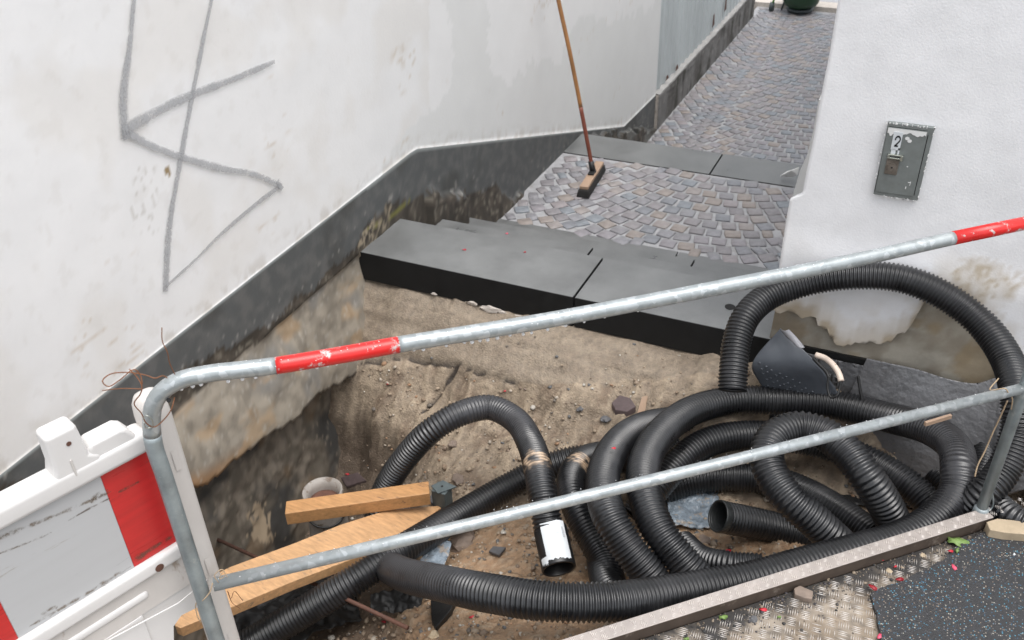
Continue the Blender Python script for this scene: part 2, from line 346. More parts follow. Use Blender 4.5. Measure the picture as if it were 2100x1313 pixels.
def wall_col(p):
    Y, z = p.y, p.z
    px, py, w, zt = wall_zone(Y, z)
    n = nz(Y*3, z*3, 1); n2 = nz(Y*16, z*16, 2); n3 = nz(Y*45, z*45, 4)
    if z > zt:   # white paint
        c = (.79, .785, .78)
        if inpoly(px+w*1.2+nz(Y*20, z*20)*6, py+w*1.5, PATCH): c = (.73, .73, .72)
        elif px < 880: c = mixc(c, (.755, .74, .72), sm(.0, .5, n+.1))
        d = sm(.28, .5, n2)*sm(900, 300, px)*.12
        c = mixc(c, (.50, .46, .40), d)
        k = abs(nz(Y*2, z*30, 7)); s = sm(.35, .6, nz(Y*2.2, z*2.2, 9))*sm(.06, .0, k)
        c = mixc(c, (.5, .4, .28), s*.45)
        if 265 < px < 325 and 330 < py < 480: c = mixc(c, (.42, .39, .34), sm(.25, .5, n3)*.4)
        if (px-343)**2+(py-352)**2 < 60+n3*50: c = (.30, .22, .12)
        c = mixc(c, (.52, .48, .43), sm(.10, 0, z-zt)*sm(-.1, .4, n2)*.5)
        return c
    pb = interp(px, PLB)+w*1.6+n3*9
    led = interp(px, LEDGE)
    if py < pb and px < 1350:
        c = mixc((.088, .092, .092), (.12, .12, .117), sm(-.3, .5, n2))
        c = mixc(c, (.05, .05, .045), sm(.15, .6, n)*.6)
        c = mixc(c, (.30, .29, .27), sm(.50, .62, n3+.25*n2)*.8*sm(-60, 0, py-pb+20*n2))
        if z > zt-.006: c = (.22, .235, .23)
        return c
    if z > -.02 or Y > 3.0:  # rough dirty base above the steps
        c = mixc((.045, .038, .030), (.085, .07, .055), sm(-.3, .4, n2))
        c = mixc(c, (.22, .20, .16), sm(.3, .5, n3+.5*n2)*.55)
        c = mixc(c, (.15, .15, .14), sm(.0, .5, n+.1)*.8*sm(1080, 1180, px))
        if abs(py-interp(px, [(740, 478), (790, 450), (895, 372)])) < 3.5+n3*5 and 740 < px < 900: c = (.17, .16, .045)
        if 735 < px < 800 and py > 410: c = mixc(c, (.30, .25, .18), sm(-.1, .3, n3))
        return c
    if py < led+w:
        dd = sm(pb, pb+70, py)
        c = mixc((.21, .185, .15), (.30, .265, .215), sm(-.35, .35, n2+.6*n))
        c = mixc(c, (.19, .185, .175), sm(.0, .4, nz(Y*3.5, z*3.5, 12))*.7)
        c = mixc(c, (.42, .25, .10), sm(.15, .5, nz(Y*4, z*7, 11))*.35)
        c = mixc(c, (.30, .17, .08), sm(45, 5, led-py)*sm(520, 400, px)*.9)
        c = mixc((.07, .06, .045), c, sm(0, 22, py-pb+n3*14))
        c = mixc(c, (.40, .38, .34), sm(.42, .55, n3)*.4)
        return c
    c = mixc((.11, .095, .075), (.21, .18, .145), sm(-.3, .5, n2+.2*n))
    c = mixc(c, (.05, .048, .045), sm(.0, .5, nz(Y*4, z*4, 21)))
    c = mixc(c, (.17, .11, .06), sm(.2, .55, nz(Y*5, z*5, 22))*.5)
    c = mixc(c, (.26, .22, .17), sm(.55, .65, n3+.3*n2)*.6)
    if abs(px-535) < 14+n3*20 and 1035 < py < 1110: c = (.34, .27, .19)
    return c
def wall_x(Y, z):
    px, py, w, zt = wall_zone(Y, z)
    x = XW+.0012*nz(Y*4, z*4)
    n2 = nz(Y*9, z*9, 5); n3 = nz(Y*30, z*30, 6)
    if z > zt: return x
    pb = interp(px, PLB)+w*1.6
    if py < pb: return x+.0012
    led = interp(px, LEDGE)+w
    if z > -.02 or Y > 3.0:
        return x+.006*n2+.003*n3+.03*sm(.22, -.05, z-(-.49 if Y > 4.0 else 0))*(1 if Y > 3.6 else 0)
    if py < led:
        t = sm(0, 1, (py-pb)/max(20, led-pb))
        return x-.012+.075*t+.005*n2+.0016*n3+.018*nz(Y*2.2, z*2.2, 8)
    return x-.045+.05*sm(.0, 1, (py-led)/260)+.009*n2+.003*n3+.028*nz(Y*2.5, z*2.5, 9)
lw = empty('rendered_wall', (XW, 3, Z0), 'long white rendered wall on the left with dark grey painted plinth', 'wall')
def gw(y0, y1, z0, z1, st, name, lab=None, mm='wall_paint'):
    nb = int(1.35/st); na = int(1.5/st); nv = nb+1+na
    def fn(u, v):
        Y = y0+(y1-y0)*u; j = round(v*nv); zt = interp(Y, TOP)
        z = z0+(zt-.0006-z0)*j/nb if j <= nb else zt+.0006+(z1-zt-.0006)*(j-nb-1)/na
        return Vector((wall_x(Y, z), Y, z))
    o = grid(name, int((y1-y0)/st), nv, fn, mm, lw, colfn=wall_col)
    return o
# body of the wall, in three sheets of different fineness, welded by a solid core behind
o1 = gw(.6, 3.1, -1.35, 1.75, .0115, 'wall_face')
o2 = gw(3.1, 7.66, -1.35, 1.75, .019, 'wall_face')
MB().b(XW-.35, XW-.12, -6, 7.66, -1.5, 3.0).b(XW-.12, XW-.001, -6, .6, -1.5, 3.0).b(XW-.12, XW-.001, .6, 7.66, 1.752, 3.0).obj('wall_core', 'chipped_white', lw)
# graffiti strokes
def stroke(mb, pts, w0, w1, off=.0065):
    P = [atX(*p) for p in pts]; n = len(P)
    path = spline([Vector((XW, p.y, p.z)) for p in P], .012)
    V = []; F = []; U = []
    for i, p in enumerate(path):
        t = (path[min(i+1, len(path)-1)]-path[max(i-1, 0)]).normalized(); s = Vector((0, -t.z, t.y))
        k = i/(len(path)-1); w = 1.2*(w0+(w1-w0)*k)*(.85+.3*nz(p.y*6, p.z*6, 31))
        for q, e in ((-1, 0), (1, 1)):
            v = p+s*w*q*.5; V.append((XW+off, v.y, v.z)); U.append((e, k))
    for i in range(len(path)-1): F.append((2*i, 2*i+1, 2*i+3, 2*i+2))
    mb.add(V, F, U)
g = MB()
stroke(g, [(274, -30), (262, 100), (250, 190), (252, 285)], .020, .036)
stroke(g, [(437, -30), (410, 100), (385, 230), (365, 340), (345, 460), (336, 598)], .020, .034)
stroke(g, [(250, 268), (330, 222), (400, 190), (480, 160), (560, 126)], .040, .024, .0075)
stroke(g, [(252, 268), (310, 300), (370, 322), (450, 345), (520, 358), (573, 382)], .030, .026, .0085)
stroke(g, [(573, 380), (520, 420), (450, 480), (400, 530), (336, 588)], .022, .013, .0075)
stroke(g, [(565, 370), (575, 388)], .03, .03, .009); stroke(g, [(250, 255), (256, 285)], .03, .034, .0095)
g.obj('graffiti', 'spray', lw, uv=True)['label'] = 'thin grey sprayed angular tag on the white paint'

# corrugated fence on concrete base along the alley
cf = empty('corrugated_fence', (XW, 9.6, ALLEY), 'pale grey corrugated metal fence on a stained concrete base along the alley', 'fence')
V = []; F = []; n = 0; Y = 7.665; k = 0
while Y < 11.6:
    for dy, dx in ((0, 0), (.10, 0), (.115, .013), (.145, .013)):
        V += [(XW-.02+dx, Y+dy, -.80), (XW-.02+dx, Y+dy, 1.5)]
    Y += .16
for i in range(len(V)//2-1): F.append((2*i, 2*i+2, 2*i+3, 2*i+1))
# each panel 0.8 m wide is its own sheet
per = 20*2
for a in range(0, len(V)-2, per):
    vv = V[a:a+per+2]; ff = [(2*i, 2*i+2, 2*i+3, 2*i+1) for i in range(len(vv)//2-1)]
    o = mesh('metal_sheet', vv, ff, 'corrugated', cf); md = o.modifiers.new('s', 'SOLIDIFY'); md.thickness = .002
def cc(p):
    n2 = nz(p.y*3, p.z*1.2, 2); c = mixc((.17, .165, .16), (.095, .09, .083), sm(-.1, .3, n2)); c = mixc(c, (.05, .048, .04), sm(.1, .35, nz(p.y*5, p.z*1.0, 5)))
    if p.z > -.835: c = (.34, .33, .32)
    return mixc(c, (.30, .29, .27), sm(.3, .5, nz(p.y*20, p.z*20, 6))*.4)
def cfn(u, v):
    # profile: face from the ground up, then the coping
    prof = [(0.0, ALLEY-.2), (.0, ALLEY), (.0, -1.0), (.0, -.9), (.0, -.84), (.002, -.815), (-.012, -.808), (-.06, -.806)]
    j = v*7; i = min(6, int(j)); f = j-i; a, b = prof[i], prof[i+1]; Y = 7.66+4.02*u
    return Vector((XW+.03+a[0]+(b[0]-a[0])*f+.006*nz(Y*8, j), Y, a[1]+(b[1]-a[1])*f))
grid('concrete_base', 220, 56, cfn, 'concrete_grey', cf, colfn=cc)
MB().b(XW-.3, XW-.06, 7.67, 11.68, -1.4, -.82).b(XW-.06, XW+.03, 11.66, 11.68, -1.4, -.82).b(XW-.06, XW+.026, 7.655, 7.668, -1.4, -.82).obj('base_core', 'pale_dirty', cf)
for i, (px, py) in enumerate([(1463, 45), (1488, 12), (1388, 140), (1368, 160)]):
    p = atX(px, py, XW+.012); hh = [.13, .14, .05, .04][i]
    MB().prism([(XW+.010, p.y-.03, p.z-hh*.4), (XW+.010, p.y+.05, p.z-hh*.3), (XW+.010, p.y+.02, p.z+hh*.6), (XW+.010, p.y-.02, p.z+hh*.5)], (.004, 0, 0)).obj('rust_hole', 'rust', cf)

# ---- stone steps going down into the alley
st = empty('stone_steps', (-1.3, 3.0, LAND), 'dark grey stone steps leading down from the trench to the cobbled landing', 'steps')
JX = {0: -1.157, 1: -1.33, 2: -.905, 3: -1.075, 4: -1.24, 5: -.9, 6: -1.1, 7: -1.3}
def slab(x0, x1, y0, y1, z, th, par, name='step_slab', dark=True):
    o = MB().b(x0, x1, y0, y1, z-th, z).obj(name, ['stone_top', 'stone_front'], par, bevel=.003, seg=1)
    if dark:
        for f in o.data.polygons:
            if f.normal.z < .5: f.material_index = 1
    return o
for k in range(4):
    y0 = 2.99+.35*k; z = -.1625*k; x0, x1 = XW-.02, -.30
    th = .145 if k == 0 else .16
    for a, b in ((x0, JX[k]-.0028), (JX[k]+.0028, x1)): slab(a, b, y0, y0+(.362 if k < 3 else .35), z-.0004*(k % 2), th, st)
MB().b(XW-.02, -.3, 3.01, 4.36, -1.5, -.66).b(XW-.02, -.3, 3.04, 4.0, -.66, -.50).b(XW-.02, -.3, 3.04, 3.69, -.5, -.34).b(XW-.02, -.3, 3.04, 3.34, -.34, -.17).obj('step_bedding', 'joint_dark', st)
p = at(1497, 630)
o = MB().tube([p+Vector((0, 0, .0005)), p+Vector((0, 0, .0022))], .021, 20).obj('drilled_hole', 'dark_gap', st)
for px, py, sz_ in ((968, 622, .022), (1003, 634, .035), (1030, 641, .018), (1062, 652, .03), (1150, 668, .02), (890, 603, .012)):
    p = atY(px, py, 2.984); MB().blob(p, sz_, int(px), 2, .35, sq=(1.3, .25, .5), rot=Matrix.Identity(3)).obj('mortar_smear', 'pale_dirty', st)
# landing
land = empty('landing_paving', (-1.3, 4.7, LAND), kind='structure')
MB().b(XW-.02, -.2, 4.36, 5.455, LAND-.16, LAND-.006).obj('mortar_bed', 'mortar', land)
lower = empty('lower_steps', (-1.3, 6.3, ALLEY), 'grey kerb slabs at the back of the landing, topping the lower steps', 'steps')
for k in range(4):
    z = LAND-.1625*k; y0 = 5.455+.35*k; j = (at(1470, 335, LAND).x if k == 0 else JX[k+3])
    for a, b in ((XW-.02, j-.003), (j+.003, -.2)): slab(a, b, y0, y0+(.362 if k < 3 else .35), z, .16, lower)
MB().b(XW-.02, -.2, 5.50, 6.83, -1.5, -1.14).obj('lower_bedding', 'joint_dark', lower)
# alley
alley = empty('alley_paving', (-1.3, 9.5, ALLEY), kind='structure')
MB().b(XW-.02, 2.5, 6.855, 12.15, ALLEY-.12, ALLEY-.006).obj('mortar_bed', 'mortar', alley)

# ---- cobbles in segmental arcs
def cob_mesh(i):
    r = random.Random(i); n = 8; pts = []
    a = .046; base = [(-a, -a), (0, -a*1.04), (a, -a), (a*1.03, 0), (a, a), (0, a*1.03), (-a, a), (-a*1.02, 0)]
    base = [(x*r.uniform(.90, 1.04), y*r.uniform(.90, 1.04)) for x, y in base]
    for q in (0, 2, 4, 6): base[q] = (base[q][0]*.965, base[q][1]*.965)
    tx, ty = r.uniform(-.03, .03), r.uniform(-.03, .03)
    V = [(x, y, -.03) for x, y in base]+[(x, y, -.001) for x, y in base]+[(x*.90, y*.90, .0026+x*tx+y*ty) for x, y in base]+[(0, 0, .0032)]
    F = []
    for l in (0, 8):
        for k in range(8): F.append((l+k, l+(k+1) % 8, l+8+(k+1) % 8, l+8+k))
    for k in range(8): F.append((16+k, 16+(k+1) % 8, 24))
    me = bpy.data.meshes.new('cobble'); me.from_pydata(V, [], F); me.materials.append(MATS['cobble']); me.update()
    me.polygons.foreach_set('use_smooth', [k >= 8 for k in range(len(me.polygons))])
    return me
CM = [cob_mesh(i) for i in range(14)]
def arcs(x0, x1, y0, y1, xc, Wc, R, s, seed):
    r = random.Random(seed); out = []; h = Wc/2; amax = math.asin(min(.99, h/R))
    cols = range(int((x0-xc)/Wc)-1, int((x1-xc)/Wc)+2)
    for c in cols:
        cx = xc+c*Wc; K = int((y1-y0)/s)+12
        for k in range(-14, K):
            yk = y0+k*s+(s*.5 if c % 2 else 0); n = int(2*amax*R/s); 
            for i in range(n):
                a = -amax+(i+.5)*2*amax/n+(.25*s/R if k % 2 else -.25*s/R)*(1 if abs(i-n/2) < n/2-1 else 0)
                x = cx+R*math.sin(a); y = yk+R-R*math.cos(a)
                if x0+.03 < x < x1-.03 and y0+.035 < y < y1-.035:
                    out.append((x+r.uniform(-.004, .004), y+r.uniform(-.004, .004), a+r.uniform(-.12, .12), 2*amax*R/n/s*r.uniform(.94, 1.03)))
    return out
def clean(L, dmin=.07):
    out = []; cell = {}
    for c in L:
        k = (int(c[0]/.1), int(c[1]/.1)); ok = True
        for i in (-1, 0, 1):
            for j in (-1, 0, 1):
                for q in cell.get((k[0]+i, k[1]+j), ()):
                    if (q[0]-c[0])**2+(q[1]-c[1])**2 < dmin*dmin: ok = False
        if ok: out.append(c); cell.setdefault(k, []).append(c)
    return out
def place(L, z, par, s):
    for i, (x, y, a, w) in enumerate(L):
        o = bpy.data.objects.new('cobble', CM[i*7 % 14]); COL.objects.link(o); o.parent = par
        o.location = Vector((x, y, z+random.uniform(-.0015, .0015)))-par.location; o.rotation_euler = (0, 0, a+random.choice((0, math.pi))); o.scale = (min(1.08, w)*s/.1*.97, random.uniform(.92, 1.0)*s/.1, 1)
def fill(L, x0, x1, y0, y1, dmin, tries, seed):
    r = random.Random(seed); cell = {}
    for q in L: cell.setdefault((int(q[0]/.1), int(q[1]/.1)), []).append(q)
    for _ in range(tries):
        x = r.uniform(x0+.045, x1-.045); y = r.uniform(y0+.045, y1-.045); k = (int(x/.1), int(y/.1)); ok = True; near = None; bd = 9
        for i in (-1, 0, 1):
            for j in (-1, 0, 1):
                for q in cell.get((k[0]+i, k[1]+j), ()):
                    d = math.hypot(q[0]-x, q[1]-y)
                    if d < bd: bd = d; near = q
        if bd > dmin and near: c = (x, y, near[2]+r.uniform(-.2, .2), r.uniform(.62, .8)); L.append(c); cell.setdefault(k, []).append(c)
    return L
land_c = clean(arcs(XW+.03, -.36, 4.36, 5.455, -1.13, 1.5, 1.05, .102, 3), .086)
land_c = fill(land_c, XW+.02, -.36, 4.36, 5.455, .077, 30000, 8); print('landing cobbles', len(land_c)); land_c = sorted(land_c, key=lambda c: c[1])
place(land_c[:300], LAND, land, .1)
al = sorted(clean(arcs(XW+.03, -.2, 6.88, 12.1, -1.1, 1.5, 1.2, .102, 5), .086)+[], key=lambda c: c[1])
al = sorted(fill(al, XW+.02, -.2, 6.88, 12.1, .077, 90000, 6), key=lambda c: c[1])
al += [c for c in clean(arcs(-.2, 2.4, 9, 12.1, -1.1, 1.36, .92, .1, 9), .074)]
print('alley cobbles', len(al)); place(al[:300], ALLEY, alley, .1)
g = MB(); r = random.Random(4)
for i, (x, y, a, w) in enumerate(al[300:]):
    me = CM[i % 14]; M = Matrix.Translation((x, y, ALLEY)) @ Matrix.Rotation(a, 4, 'Z') @ Matrix.Diagonal((w, .98, 1, 1)); c = r.choice(CB)
    V = [M @ v.co for v in list(me.vertices)[8:]]; F = [tuple(k-8 for k in f.vertices) for f in me.polygons if min(f.vertices) >= 8]
    g.add(V, F, None, [c]*len(V))
g.obj('far_cobbles', 'cobble_far', alley, col=True)['kind'] = 'stuff'
# far street beyond
MB().b(-3.2, 4, 12.15, 12.42, ALLEY-.1, ALLEY+.05).obj('far_kerb', 'pale_dirty')['kind'] = 'structure'
MB().b(-12, 12, 12.42, 40, ALLEY-.1, ALLEY+.02).obj('far_street', 'mortar')['kind'] = 'structure'
MB().b(-12, XW-.3, 11.7, 12.42, ALLEY-.1, ALLEY).obj('far_verge', 'pale_dirty')['kind'] = 'structure'

# ---- white facade on the right
YF = 2.995
fc = empty('street_facade', (2, 3.2, Z0), 'white rendered house corner on the right with broken plaster at its base', 'building')
EDGE = [(1735, -90), (1720, 0), (1702, 110), (1681, 215), (1668, 290), (1655, 350), (1646, 398), (1622, 404), (1615, 440), (1606, 500), (1600, 545), (1588, 610), (1575, 672), (1569, 700)]
EW = [atY(px, py, YF) for px, py in EDGE]            # world outline of the left edge
EZ = sorted([(p.z, p.x) for p in EW])
PL = [(1540, 640), (1600, 634), (1640, 640), (1670, 652), (1700, 672), (1720, 705), (1742, 702), (1790, 695), (1830, 690), (1862, 672), (1880, 645), (1888, 622), (1905, 600), (1950, 605), (2010, 650), (2060, 720), (2100, 790), (2500, 880), (3200, 1100)]
def fac_edge(z): return interp(z, EZ)
ZT = 1.8
def plaster():
    # regular columns; the bottom of each column follows the ragged break line
    st_ = .012; nx = 190; V = []; F = []; C = []; NV = 130
    for i in range(nx+1):
        u = i/nx
        for j in range(NV+1):
            v = j/NV
            # approximate column x first with the edge at this height
            zb_guess = .2
            z = zb_guess
            x = -.36+u*2.2
            # bottom height at this x
            lo, hi = -.2, .9
            for _ in range(18):
                mid = (lo+hi)/2; px, py = proj(Vector((x, YF, mid)))
                if py > interp(px, PL)+nz(x*25, mid*25, 3)*11+nz(x*90, 0, 4)*4: lo = mid
                else: hi = mid
            zb = hi
            z = max(zb, -.05+(ZT+.05)*v)
            xx = fac_edge(z) + (x+.36)*(2.2+(-.36-fac_edge(z)))/2.2
            y = YF-.013+.0025*nz(xx*4, z*4, 7)+.0003*nz(xx*40, z*40, 8)
            # the jog: thicker render below
            y -= .010*sm(.52, .36, z)
            V.append((xx, y, z))
            n2 = nz(xx*14, z*14, 2); n = nz(xx*3, z*3, 1); px, py = proj(Vector((xx, y, z)))
            c = (.84, .84, .85)
            c = mixc(c, (.66, .645, .63), sm(-.1, .5, n)*.5*sm(.7, .3, z))
            dd = z-zb
            c = mixc(c, (.40, .31, .19), sm(.10, .0, dd+.05*n2)*.85)
            c = mixc(c, (.62, .57, .50), sm(.22, 0, dd)*sm(-.3, .3, n2)*.8)
            e = ((px-2000)/85)**2+((py-585)/50)**2; n5 = nz(xx*45, z*45, 9)
            c = mixc(c, (.44, .36, .25), sm(1.15, .75, e+n2*1.1+n5*.5)*(.35+.5*sm(-.2, .4, n5)))
            C.append(c)
    for i in range(nx):
        for j in range(NV):
            a = i*(NV+1)+j
            if V[a+1][2]-V[a][2]+V[a+NV+2][2]-V[a+NV+1][2] > 1e-5: F.append((a, a+NV+1, a+NV+2, a+1))
    o = mesh('plaster', V, F, 'facade_paint', fc, True, C)
    md = o.modifiers.new('s', 'SOLIDIFY'); md.thickness = .018; md.offset = 1 if False else -1
    return o
plaster()
def tan(p):
    px, py = proj(p); n2 = nz(p.x*12, p.z*12, 2); n = nz(p.x*4, p.z*4, 3)
    c = mixc((.33, .29, .23), (.42, .385, .32), sm(-.3, .3, n2+.4*n))
    c = mixc(c, (.30, .22, .12), sm(.12, .4, nz(p.x*7, p.z*7, 6))*.6)
    c = mixc(c, (.24, .21, .17), sm(1750, 1600, px+n2*60)*.4)
    return c
def tanf(u, v):
    z = -.6+1.55*v; x = fac_edge(max(z, 0))+.012+u*(2.2-.0+.36)
    return Vector((x, YF+.008+.005*nz(x*8, z*8, 4)+.0015*nz(x*40, z*40, 5), z))
grid('concrete_base', 200, 120, tanf, 'concrete_tan', fc, colfn=tan)
MB().b(-.28, 2.2, YF+.03, 12.1, -1.4, 3.0).b(-.28, 2.2, YF-.012, YF+.03, 1.802, 3.0).obj('wall_core', 'chipped_white', fc)
# lower buttress on the alley side
pts = [atY(*q, 3.45) for q in ((1679, 205), (1668, 270), (1655, 318), (1640, 352), (1626, 400), (1614, 470), (1606, 545), (1600, 640), (1750, 640), (1750, 205))]
MB().prism(pts, (0, 1.6, 0)).obj('buttress', 'concrete_grey_plain' if 'concrete_grey_plain' in MATS else 'chipped_white', fc)
MB().b(-.352, .02, YF-.004, YF+.02, -.5, .0).obj('bitumen_band', 'bitumen', fc)

# ---- utility hatch with the number 2
hx, hz = None, None
c0 = atY(1823, 249, YF-.02); c1 = atY(1916, 261, YF-.02); c2 = atY(1883, 411, YF-.02); c3 = atY(1791, 395, YF-.02)
hw = ((c1.x-c0.x)+(c2.x-c3.x))/2; hh = ((c0.z-c3.z)+(c1.z-c2.z))/2; hc = (c0+c1+c2+c3)/4
ht = empty('meter_hatch', (hc.x, YF-.02, hc.z-hh/2), 'small grey metal meter hatch with a white number sticker, set in the white facade', 'hatch')
yh = YF-.030
def hb(g, x0, x1, z0, z1, y0, y1): return g.b(hc.x+x0*hw, hc.x+x1*hw, yh+y0, yh+y1, hc.z+z0*hh, hc.z+z1*hh)
hb(MB(), -.5, .5, -.5, .5, 0, .02).obj('hatch_frame', 'hatch_grey', ht, bevel=.0015, seg=1)
hb(MB(), -.475, .385, -.445, .445, -.0035, 0).obj('door', 'hatch_grey', ht, bevel=.001, seg=1)
g = MB(); hb(g, .388, .405, -.43, .40, -.001, 0); hb(g, -.46, .37, .45, .455, -.001, 0); hb(g, -.487, -.478, -.46, -.15, -.001, 0); g.obj('hinge_gap', 'dark_gap', ht)['kind'] = 'stuff'
g = MB(); rr = random.Random(2); N = 26
up_ = [(hc.x+(-.47+.83*i/N)*hw, yh-.0048, hc.z+.442*hh) for i in range(N+1)]; lo_ = [(hc.x+(-.47+.83*i/N)*hw, yh-.0048, hc.z+(.365+.02*rr.uniform(-1, 1)+.03*(i > 9)-.01)*hh) for i in range(N+1)]
g.add(up_+lo_, [(i, i+1, N+2+i, N+1+i) for i in range(N)])
for (x, z, s) in ((-.02, .33, .05), (.04, .30, .05)): g.add([(hc.x+(x+s*math.cos(t))*hw, yh-.0048, hc.z+(z+s*.5*math.sin(t))*hh) for t in (0, .8, 1.7, 2.6, 3.4, 4.3, 5.3)], [tuple(range(7))])
for (x, z, w_, h_) in ((.25, -.30, .012, .06), (.2, -.26, .07, .008), (.1, -.05, .03, .01), (.17, -.35, .02, .03)): hb(g, x, x+w_, z, z+h_, -.0045, -.0036)
g.obj('paint_remains', 'chipped_white', ht)['kind'] = 'stuff'
g = MB(); rr = random.Random(12)
for i in range(70):
    s = rr.choice('LRTB'); a = rr.uniform(-.5, .5); w_ = rr.uniform(.01, .035); h_ = rr.uniform(.008, .03)
    x, z = {'L': (-.53, a), 'R': (.485, a), 'T': (a, .485), 'B': (a, -.515)}[s]
    hb(g, x, x+w_, z, z+h_, -.001, .004)
g.obj('paint_chips', 'chipped_white', ht)['kind'] = 'stuff'
hb(MB(), -.33, -.13, .16, .40, -.006, -.0037).obj('number_sticker', 'label_paper', ht)
g = MB(); hb(g, -.31, -.21, .10, .165, -.006, -.0037); hb(g, -.165, -.13, .09, .19, -.006, -.0037); g.obj('sticker_remains', 'label_paper', ht)
# the digit 2 as a flat ribbon
g = MB(); P2 = []
for t in np.linspace(math.radians(200), math.radians(-35), 14): P2.append((.30*math.cos(t)+.0, .62+.30*math.sin(t)*.9))
P2 += [(.05, .25), (-.14, .06), (-.27, -.02)]
def rib(pts, w):
    V = []; n = len(pts)
    for i, (x, z) in enumerate(pts):
        a = pts[max(0, i-1)]; b = pts[min(n-1, i+1)]; tx, tz = b[0]-a[0], b[1]-a[1]; l = math.hypot(tx, tz); nx_, nz_ = -tz/l*w, tx/l*w
        for s in (-1, 1): V.append((hc.x+(-.215+(x+s*nx_)*.17)*hw, yh-.0066, hc.z+(.215+(z+s*nz_)*.145)*hh))
    g.add(V, [(2*i, 2*i+1, 2*i+3, 2*i+2) for i in range(n-1)])
rib(P2, .085); rib([(-.30, .0), (.20, .0)], .075); g.obj('digit', 'print_black', ht)
lk = hb(MB(), -.36, -.08, -.18, .03, -.008, -.0035).obj('lock_plate', 'lock_brown', ht, bevel=.003)
pc = Vector((hc.x-.215*hw, yh-.008, hc.z-.07*hh)); MB().tube([pc, pc+Vector((0, -.006, 0))], .0135, 20).obj('cylinder', 'lock_brown', lk).location = (0, 0, 0)
MB().tube([pc+Vector((0, -.006, 0)), pc+Vector((0, -.0068, 0))], .003, 10).obj('keyhole', 'dark_gap', lk)
g = MB(); hb(g, -.36, -.03, .085, .105, -.013, -.0035); hb(g, -.36, -.03, .04, .062, -.013, -.0035); hb(g, -.36, -.31, .06, .09, -.013, -.0035); hb(g, -.08, -.02, .03, .105, -.015, -.0035); g.obj('hasp', 'steel', ht, bevel=.001, seg=1)

# ================================================================== TRENCH
def yz(px, py, Y): return (px, py, atY(px, py, Y).z)
CP = [yz(742, 690, 2.86), yz(850, 722, 2.82), yz(950, 742, 2.80), yz(1050, 770, 2.77), yz(1200, 785, 2.78), yz(1350, 790, 2.80), yz(1480, 785, 2.84),
      (705, 870, -.74), (690, 960, -.92), (600, 1100, -1.05), (500, 1200, -1.05), (400, 1100, -1.0), (450, 1300, -.95),
      (725, 780, -.52), (800, 800, -.50), (760, 870, -.64), (820, 900, -.64), (870, 830, -.52), (930, 830, -.47), (1050, 830, -.41), (1150, 850, -.36), (1280, 850, -.31),
      (740, 930, -.84), (800, 960, -.78), (900, 960, -.62), (1000, 950, -.55), (1150, 920, -.46), (1250, 900, -.39),
      (1000, 1020, -.58), (1050, 1060, -.56), (950, 1120, -.57), (1000, 1150, -.50), (1080, 1150, -.46), (1150, 1230, -.38), (1000, 1200, -.42),
      (900, 1280, -.38), (1000, 1290, -.28), (1100, 1290, -.22), (1200, 1280, -.18), (800, 1280, -.48), (720, 1300, -.60), (650, 1250, -.8), (850, 1200, -.57),
      (1220, 1150, -.42), (1400, 1060, -.42), (1480, 1130, -.40), (1550, 1140, -.36), (1400, 980, -.42), (1600, 1000, -.42), (1600, 900, -.42), (1700, 1000, -.42), (1800, 900, -.42), (1900, 980, -.4), (2000, 950, -.38), (1700, 1130, -.3), (1350, 1230, -.25), (2100, 1000, -.35)]
CW = [(*at(px, py, z)[:2], z) for px, py, z in CP]
for k in range(12):
    X_ = -2.25+k*.27
    CW += [(X_, 2.972, -.15), (X_, 3.06, -.14)]
CW = np.array([q for q in CW if q[1] < 3.1])
SX0, SX1, SY0, SY1 = -2.4, 1.6, .2, 3.06
NX, NY = 330, 240
gx = np.linspace(SX0, SX1, NX+1); gy = np.linspace(SY0, SY1, NY+1)
def tps(d2): return .5*d2*np.log(d2+1e-9)
_n = len(CW); _d = ((CW[:, None, :2]-CW[None, :, :2])**2).sum(2); _P = np.c_[np.ones(_n), CW[:, :2]]
_A = np.zeros((_n+3, _n+3)); _A[:_n, :_n] = tps(_d)+np.eye(_n)*.002; _A[:_n, _n:] = _P; _A[_n:, :_n] = _P.T
_w = np.linalg.solve(_A, np.r_[CW[:, 2], 0, 0, 0])
Zb = np.zeros((NY+1, NX+1))
for j, y in enumerate(gy):
    d2 = (CW[:, 0][None]-gx[:, None])**2+(CW[:, 1][None]-y)**2; Zb[j] = tps(d2) @ _w[:_n]+_w[_n]+_w[_n+1]*gx+_w[_n+2]*y
Zb = np.clip(Zb, -1.15, -.12)
CRACK = [(740, 742), (820, 735), (870, 742), (937, 744), (990, 765), (1035, 772), (1056, 785)]
CRACK2 = [(937, 748), (868, 845)]
def seg_d(px, py, P):
    b = 1e9
    for (x0, y0), (x1, y1) in zip(P, P[1:]):
        t = max(0, min(1, ((px-x0)*(x1-x0)+(py-y0)*(y1-y0))/((x1-x0)**2+(y1-y0)**2))); b = min(b, math.hypot(px-x0-t*(x1-x0), py-y0-t*(y1-y0)))
    return b
V = []; C = []
